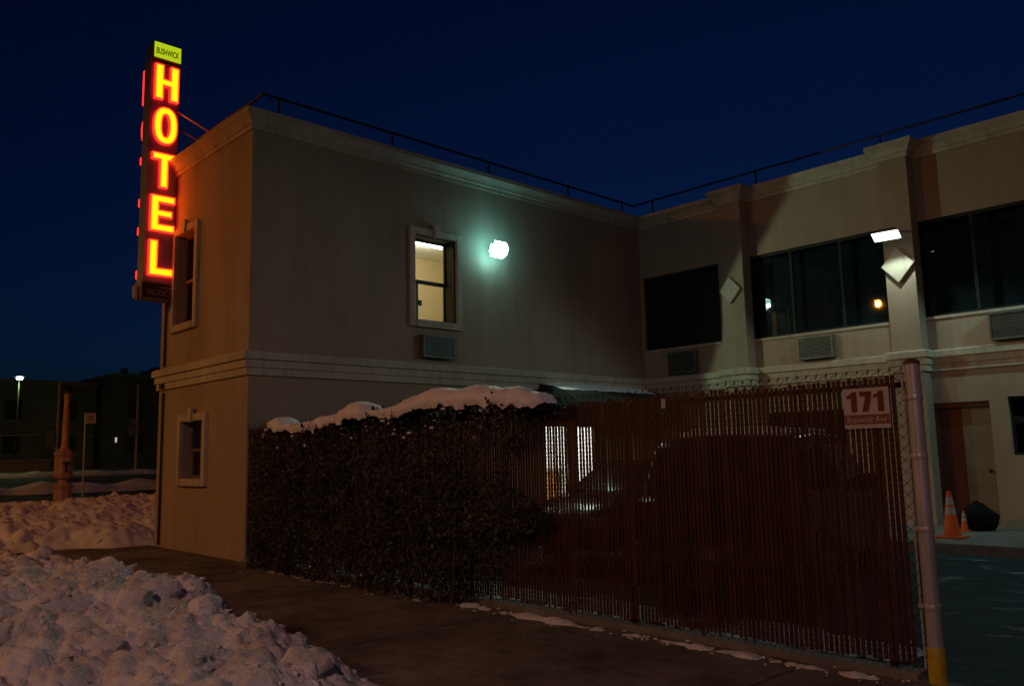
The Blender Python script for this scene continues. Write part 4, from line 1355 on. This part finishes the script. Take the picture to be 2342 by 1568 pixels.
for s in (-1, 1):
    b = MB(); b.T = T2; b.cbox(-2.30, -2.16, s * .5, s * .84, .70, .86, .02); b.build('tail_light', mat('tail_red', (.25, .01, .01), .2), sed)
    b = MB(); b.T = T2; b.cbox(2.08, 2.26, s * .5, s * .82, .58, .72, .02); b.build('headlight', mat('lamp_glass', (.5, .52, .55), .1), sed)
    b = MB(); b.T = T2; b.cbox(.72, .88, s * .90, s * 1.05, .96, 1.07, .025); b.build('mirror', BLACK, sed)
b = MB(); b.T = T2; b.add([(.52, -.68, 1.40), (.52, .68, 1.40), (1.13, .80, 1.02), (1.13, -.80, 1.02)], [(0, 1, 2, 3)]); b.build('windscreen', CARGLASS, sed)

# ------------------------------------------------------------------ call box at the corner
cb = thing('fire_call_box', (-23.0, 6.19, 0), 'tall orange-lit fire call box pedestal with a tapered pole, standing in the corner snow bank', 'call box')
CBM = mat('call_box_paint', (.42, .25, .20), .5, noise_scale=6, var=.3)
cx, cy = -23.0, 6.19
MB().lathe((cx, cy, 0), [(.25, -.1), (.25, .12), (.215, .18), (.20, .95), (.215, 1.0), (.235, 1.02), (.235, 1.07), (.15, 1.11)], 8, R(22.5)).build('pedestal', CBM, cb)
MB().lathe((cx, cy, 0), [(.15, 1.10), (.11, 1.15), (.12, 1.20), (.205, 1.24), (.215, 1.30), (.215, 1.76), (.20, 1.78), (.245, 1.80), (.25, 1.86), (.20, 1.90), (.14, 1.96)], 8, R(22.5)).build('alarm_case', CBM, cb)
MB().box(cx + .20, cx + .235, cy - .09, cy + .09, 1.58, 1.63).build('pull_handle', DARKMETAL, cb)
MB().box(cx + .20, cx + .235, cy - .022, cy + .022, 1.38, 1.58).build('pull_handle', DARKMETAL, cb)
MB().lathe((cx, cy, 0), [(.13, 1.95), (.085, 2.0), (.08, 2.08), (.062, 3.25), (.085, 3.30), (.06, 3.34)], 14).build('pole', mat('call_box_pole', (.55, .28, .12), .5, noise_scale=6, var=.2), cb, smooth=True)
MB().lathe((cx, cy, 0), [(.05, 3.33), (.05, 3.42), (.13, 3.46), (.15, 3.50), (.10, 3.56), (.03, 3.58)], 14).build('lamp_cap', DARKMETAL, cb, smooth=True)
MB().cbox(cx - .08, cx + .08, cy + .05, cy + .42, 3.42, 3.50, .02).build('lamp_arm', DARKMETAL, cb)

# street sign
ss = thing('street_sign', (-30, 8.68, terrain(-30)), 'small square white sign on a thin post across the snow bank', 'sign')
MB().tube((-30, 8.68, terrain(-30) - .13), (-30, 8.66, 3.25), .028, 8).build('post', GALV, ss)
MB().cbox(-29.97, -29.955, 8.66, 8.98, 2.90, 3.25, .004).build('panel', mat('sign_white', (.62, .56, .52), .5), ss)
MB().box(-29.9545, -29.9535, 8.74, 8.90, 3.0, 3.15).build('symbol', mat('sign_symbol', (.40, .28, .25), .5), ss)

# ------------------------------------------------------------------ far side: tall fence, buildings, yard lamp
ff = thing('tall_ball_court_fence', (-50, 15, 1.2), 'very tall chain-link fence with pale posts across the side street', 'fence')
FP = mat('far_post', (.45, .38, .33), .6)
fz0, fz1 = 1.15, 6.05
for y in (4.8, 8.9, 13.06, 17.23, 21.4, 25.6):
    MB().tube((-50, y, fz0), (-50, y, fz1), .085, 8).build('post', FP, ff, smooth=True)
for z in (3.1, 6.02):
    MB().tube((-50, 4.8, z), (-50, 25.6, z), .035, 6).build('rail', mat('far_rail', (.22, .19, .18), .6), ff)
V, F = [], []
fm = MB()
stp = .14
L_ = 20.8; H_ = 4.85
k_ = -H_
while k_ < L_:
    for sg in (1, -1):
        # diagonal from (s, 0) up
        a0, a1 = max(0, k_), min(L_, k_ + H_)
        z0_, z1_ = a0 - k_, a1 - k_
        if sg == -1: z0_, z1_ = H_ - z0_, H_ - z1_
        seg(fm, (-49.95 + .006 * sg, 4.8 + a0, fz0 + z0_), (-49.95 + .006 * sg, 4.8 + a1, fz0 + z1_), .004)
    k_ += stp
tag(fm.build('wire_mesh', mat('far_wire', (.16, .14, .13), .6), ff), kind='stuff')
FSIGN = mat('faded_board', (.25, .24, .26), .7)
for i, (y0, y1, z0, z1) in enumerate(((12.55, 12.9, 2.57, 3.35), (16.75, 17.12, 3.12, 3.62), (16.85, 17.12, 3.68, 4.0))):
    MB().box(-49.93, -49.915, y0, y1, z0, z1).build('notice_board', FSIGN, ff)

def far_building(label, x, y0, y1, h, depth, wins, m, rows):
    t = thing('far_building', (x, (y0 + y1) / 2, 1.2), label, 'building', 'dark buildings beyond the tall fence')
    MB().box(x - depth, x, y0, y1, 1.0, h).build('wall', m, t)
    MB().box(x - depth - .1, x + .12, y0 - .1, y1 + .1, h, h + .3).build('parapet', mat('far_coping', (.10, .09, .085), .9), t)
    n = max(1, int((y1 - y0) / wins))
    for rz in rows:
        for i in range(n):
            yc = y0 + (y1 - y0) * (i + .5) / n
            w = MB().box(x + .01, x + .05, yc - .6, yc + .6, rz, rz + 1.5).build('window', mat('far_window', (.012, .014, .018), .15), t)
            MB().box(x + .005, x + .09, yc - .7, yc + .7, rz - .14, rz - .03).build('sill', mat('far_coping', (.10, .09, .085), .9), w)
    return t
BR1 = mat('dark_brick', (.09, .055, .045), .9, noise_scale=1, var=.4)
BR2 = mat('soot_brick', (.07, .05, .045), .9, noise_scale=1, var=.4)
far_building('long low dark building behind the tall fence, lit by a yard lamp', -72, 2, 21.5, 7.75, 14, 3.4, BR1, (2.4, 5.0))
b2 = far_building('taller dark building with roof clutter just beside the hotel wall', -70, 22.2, 40, 8.4, 16, 3.0, BR2, (2.3, 5.1))
MB().box(-69.95, -69.92, 22.46, 22.58, 3.15, 3.55).build('lit_slot', emission('far_slot', (1, .95, .8), .6), b2)
MB().box(-73, -71.5, 26, 27.3, 8.7, 9.5).build('roof_unit', BR2, b2)
MB().tube((-72, 23.6, 8.7), (-72, 23.6, 9.3), .3, 10).build('roof_vent', BR2, b2)
MB().box(-71.4, -70.6, 24.6, 25.2, 8.7, 9.05).build('roof_unit', BR2, b2)
far_building('plain dark building at the far end of the street', -78, -40, -2, 7.0, 14, 4.0, BR1, (2.4, 4.6))
# low wall with snow in front of the far building
lw = thing('low_wall', (-58, 8, 1.2), 'low pale wall beneath the yard lamp beyond the tall fence', 'wall')
MB().box(-58.2, -58, -4, 14.8, 1.1, 1.78).build('wall', mat('pale_block', (.28, .28, .27), .9), lw)
MB().box(-58.28, -57.92, -4.05, 14.85, 1.782, 1.86).build('coping', mat('pale_coping', (.4, .4, .38), .9), lw)
# yard lamp
yl = thing('yard_lamp', (-61, 13.5, 1.2), 'small bright greenish yard lamp on a pole beyond the tall fence', 'lamp')
MB().tube((-61, 13.52, 1.1), (-61, 13.52, 7.2), .06, 8, .04).build('pole', DARKMETAL, yl)
MB().lathe((-61, 13.52, 7.2), [(.10, 0), (.36, .03), (.34, .07), (.10, .16)], 14).build('hood', DARKMETAL, yl)
MB().lathe((-60.93, 13.52, 7.12), [(.04, -.14), (.12, -.11), (.19, -.02), (.19, .05), (.13, .14)], 14).build('globe', emission('yard_glow', (.80, 1, .85), 16), yl, smooth='all')
light('yard_light', 'POINT', (-60.6, 13.5, 6.7), 260, (.62, 1, .35), parent=yl, shadow_soft_size=.3)

# ------------------------------------------------------------------ sodium street lamps on the far kerb (mirrored in the court window)
def street_lamp(label, x, y, power, color):
    t = thing('street_lamp', (x, y, -.13), label, 'street lamp', 'sodium street lamps along the opposite kerb')
    STL = mat('lamp_post_grey', (.25, .25, .24), .5, metal=.5)
    MB().lathe((x, y - 2.2, -.13), [(.16, 0), (.16, .5), (.10, .6), (.065, 8.6)], 12).build('pole', STL, t, smooth=True)
    MB().path([(x, y - 2.2, 8.4), (x, y - 1.5, 8.95), (x, y - .3, 9.15)], .04).build('arm', STL, t)
    MB().cbox(x - .15, x + .15, y - .42, y + .32, 9.08, 9.22, .04).build('head', STL, t)
    b = MB().lathe((x, y, 8.93), [(.04, 0), (.13, .04), (.16, .15)], 16).build('lens', emission('sodium_glow', (1, .50, .12), 60), t, smooth='all')
    light('sodium_light', 'SPOT', (x, y, 8.88), power, color, (0, .25, -1), parent=t, spot_size=R(168), spot_blend=.4, shadow_soft_size=.12)
    return t
SOD = (1.0, .37, .03)
street_lamp('sodium street lamp mirrored in the three-pane court window', -17.8, -9.9, 1850, SOD)
street_lamp('sodium street lamp farther down the road beside the side street', -46.0, -9.9, 2200, SOD)
street_lamp('sodium street lamp across the road behind the viewer', 4.0, -8.2, 1650, (1.0, .54, .48))
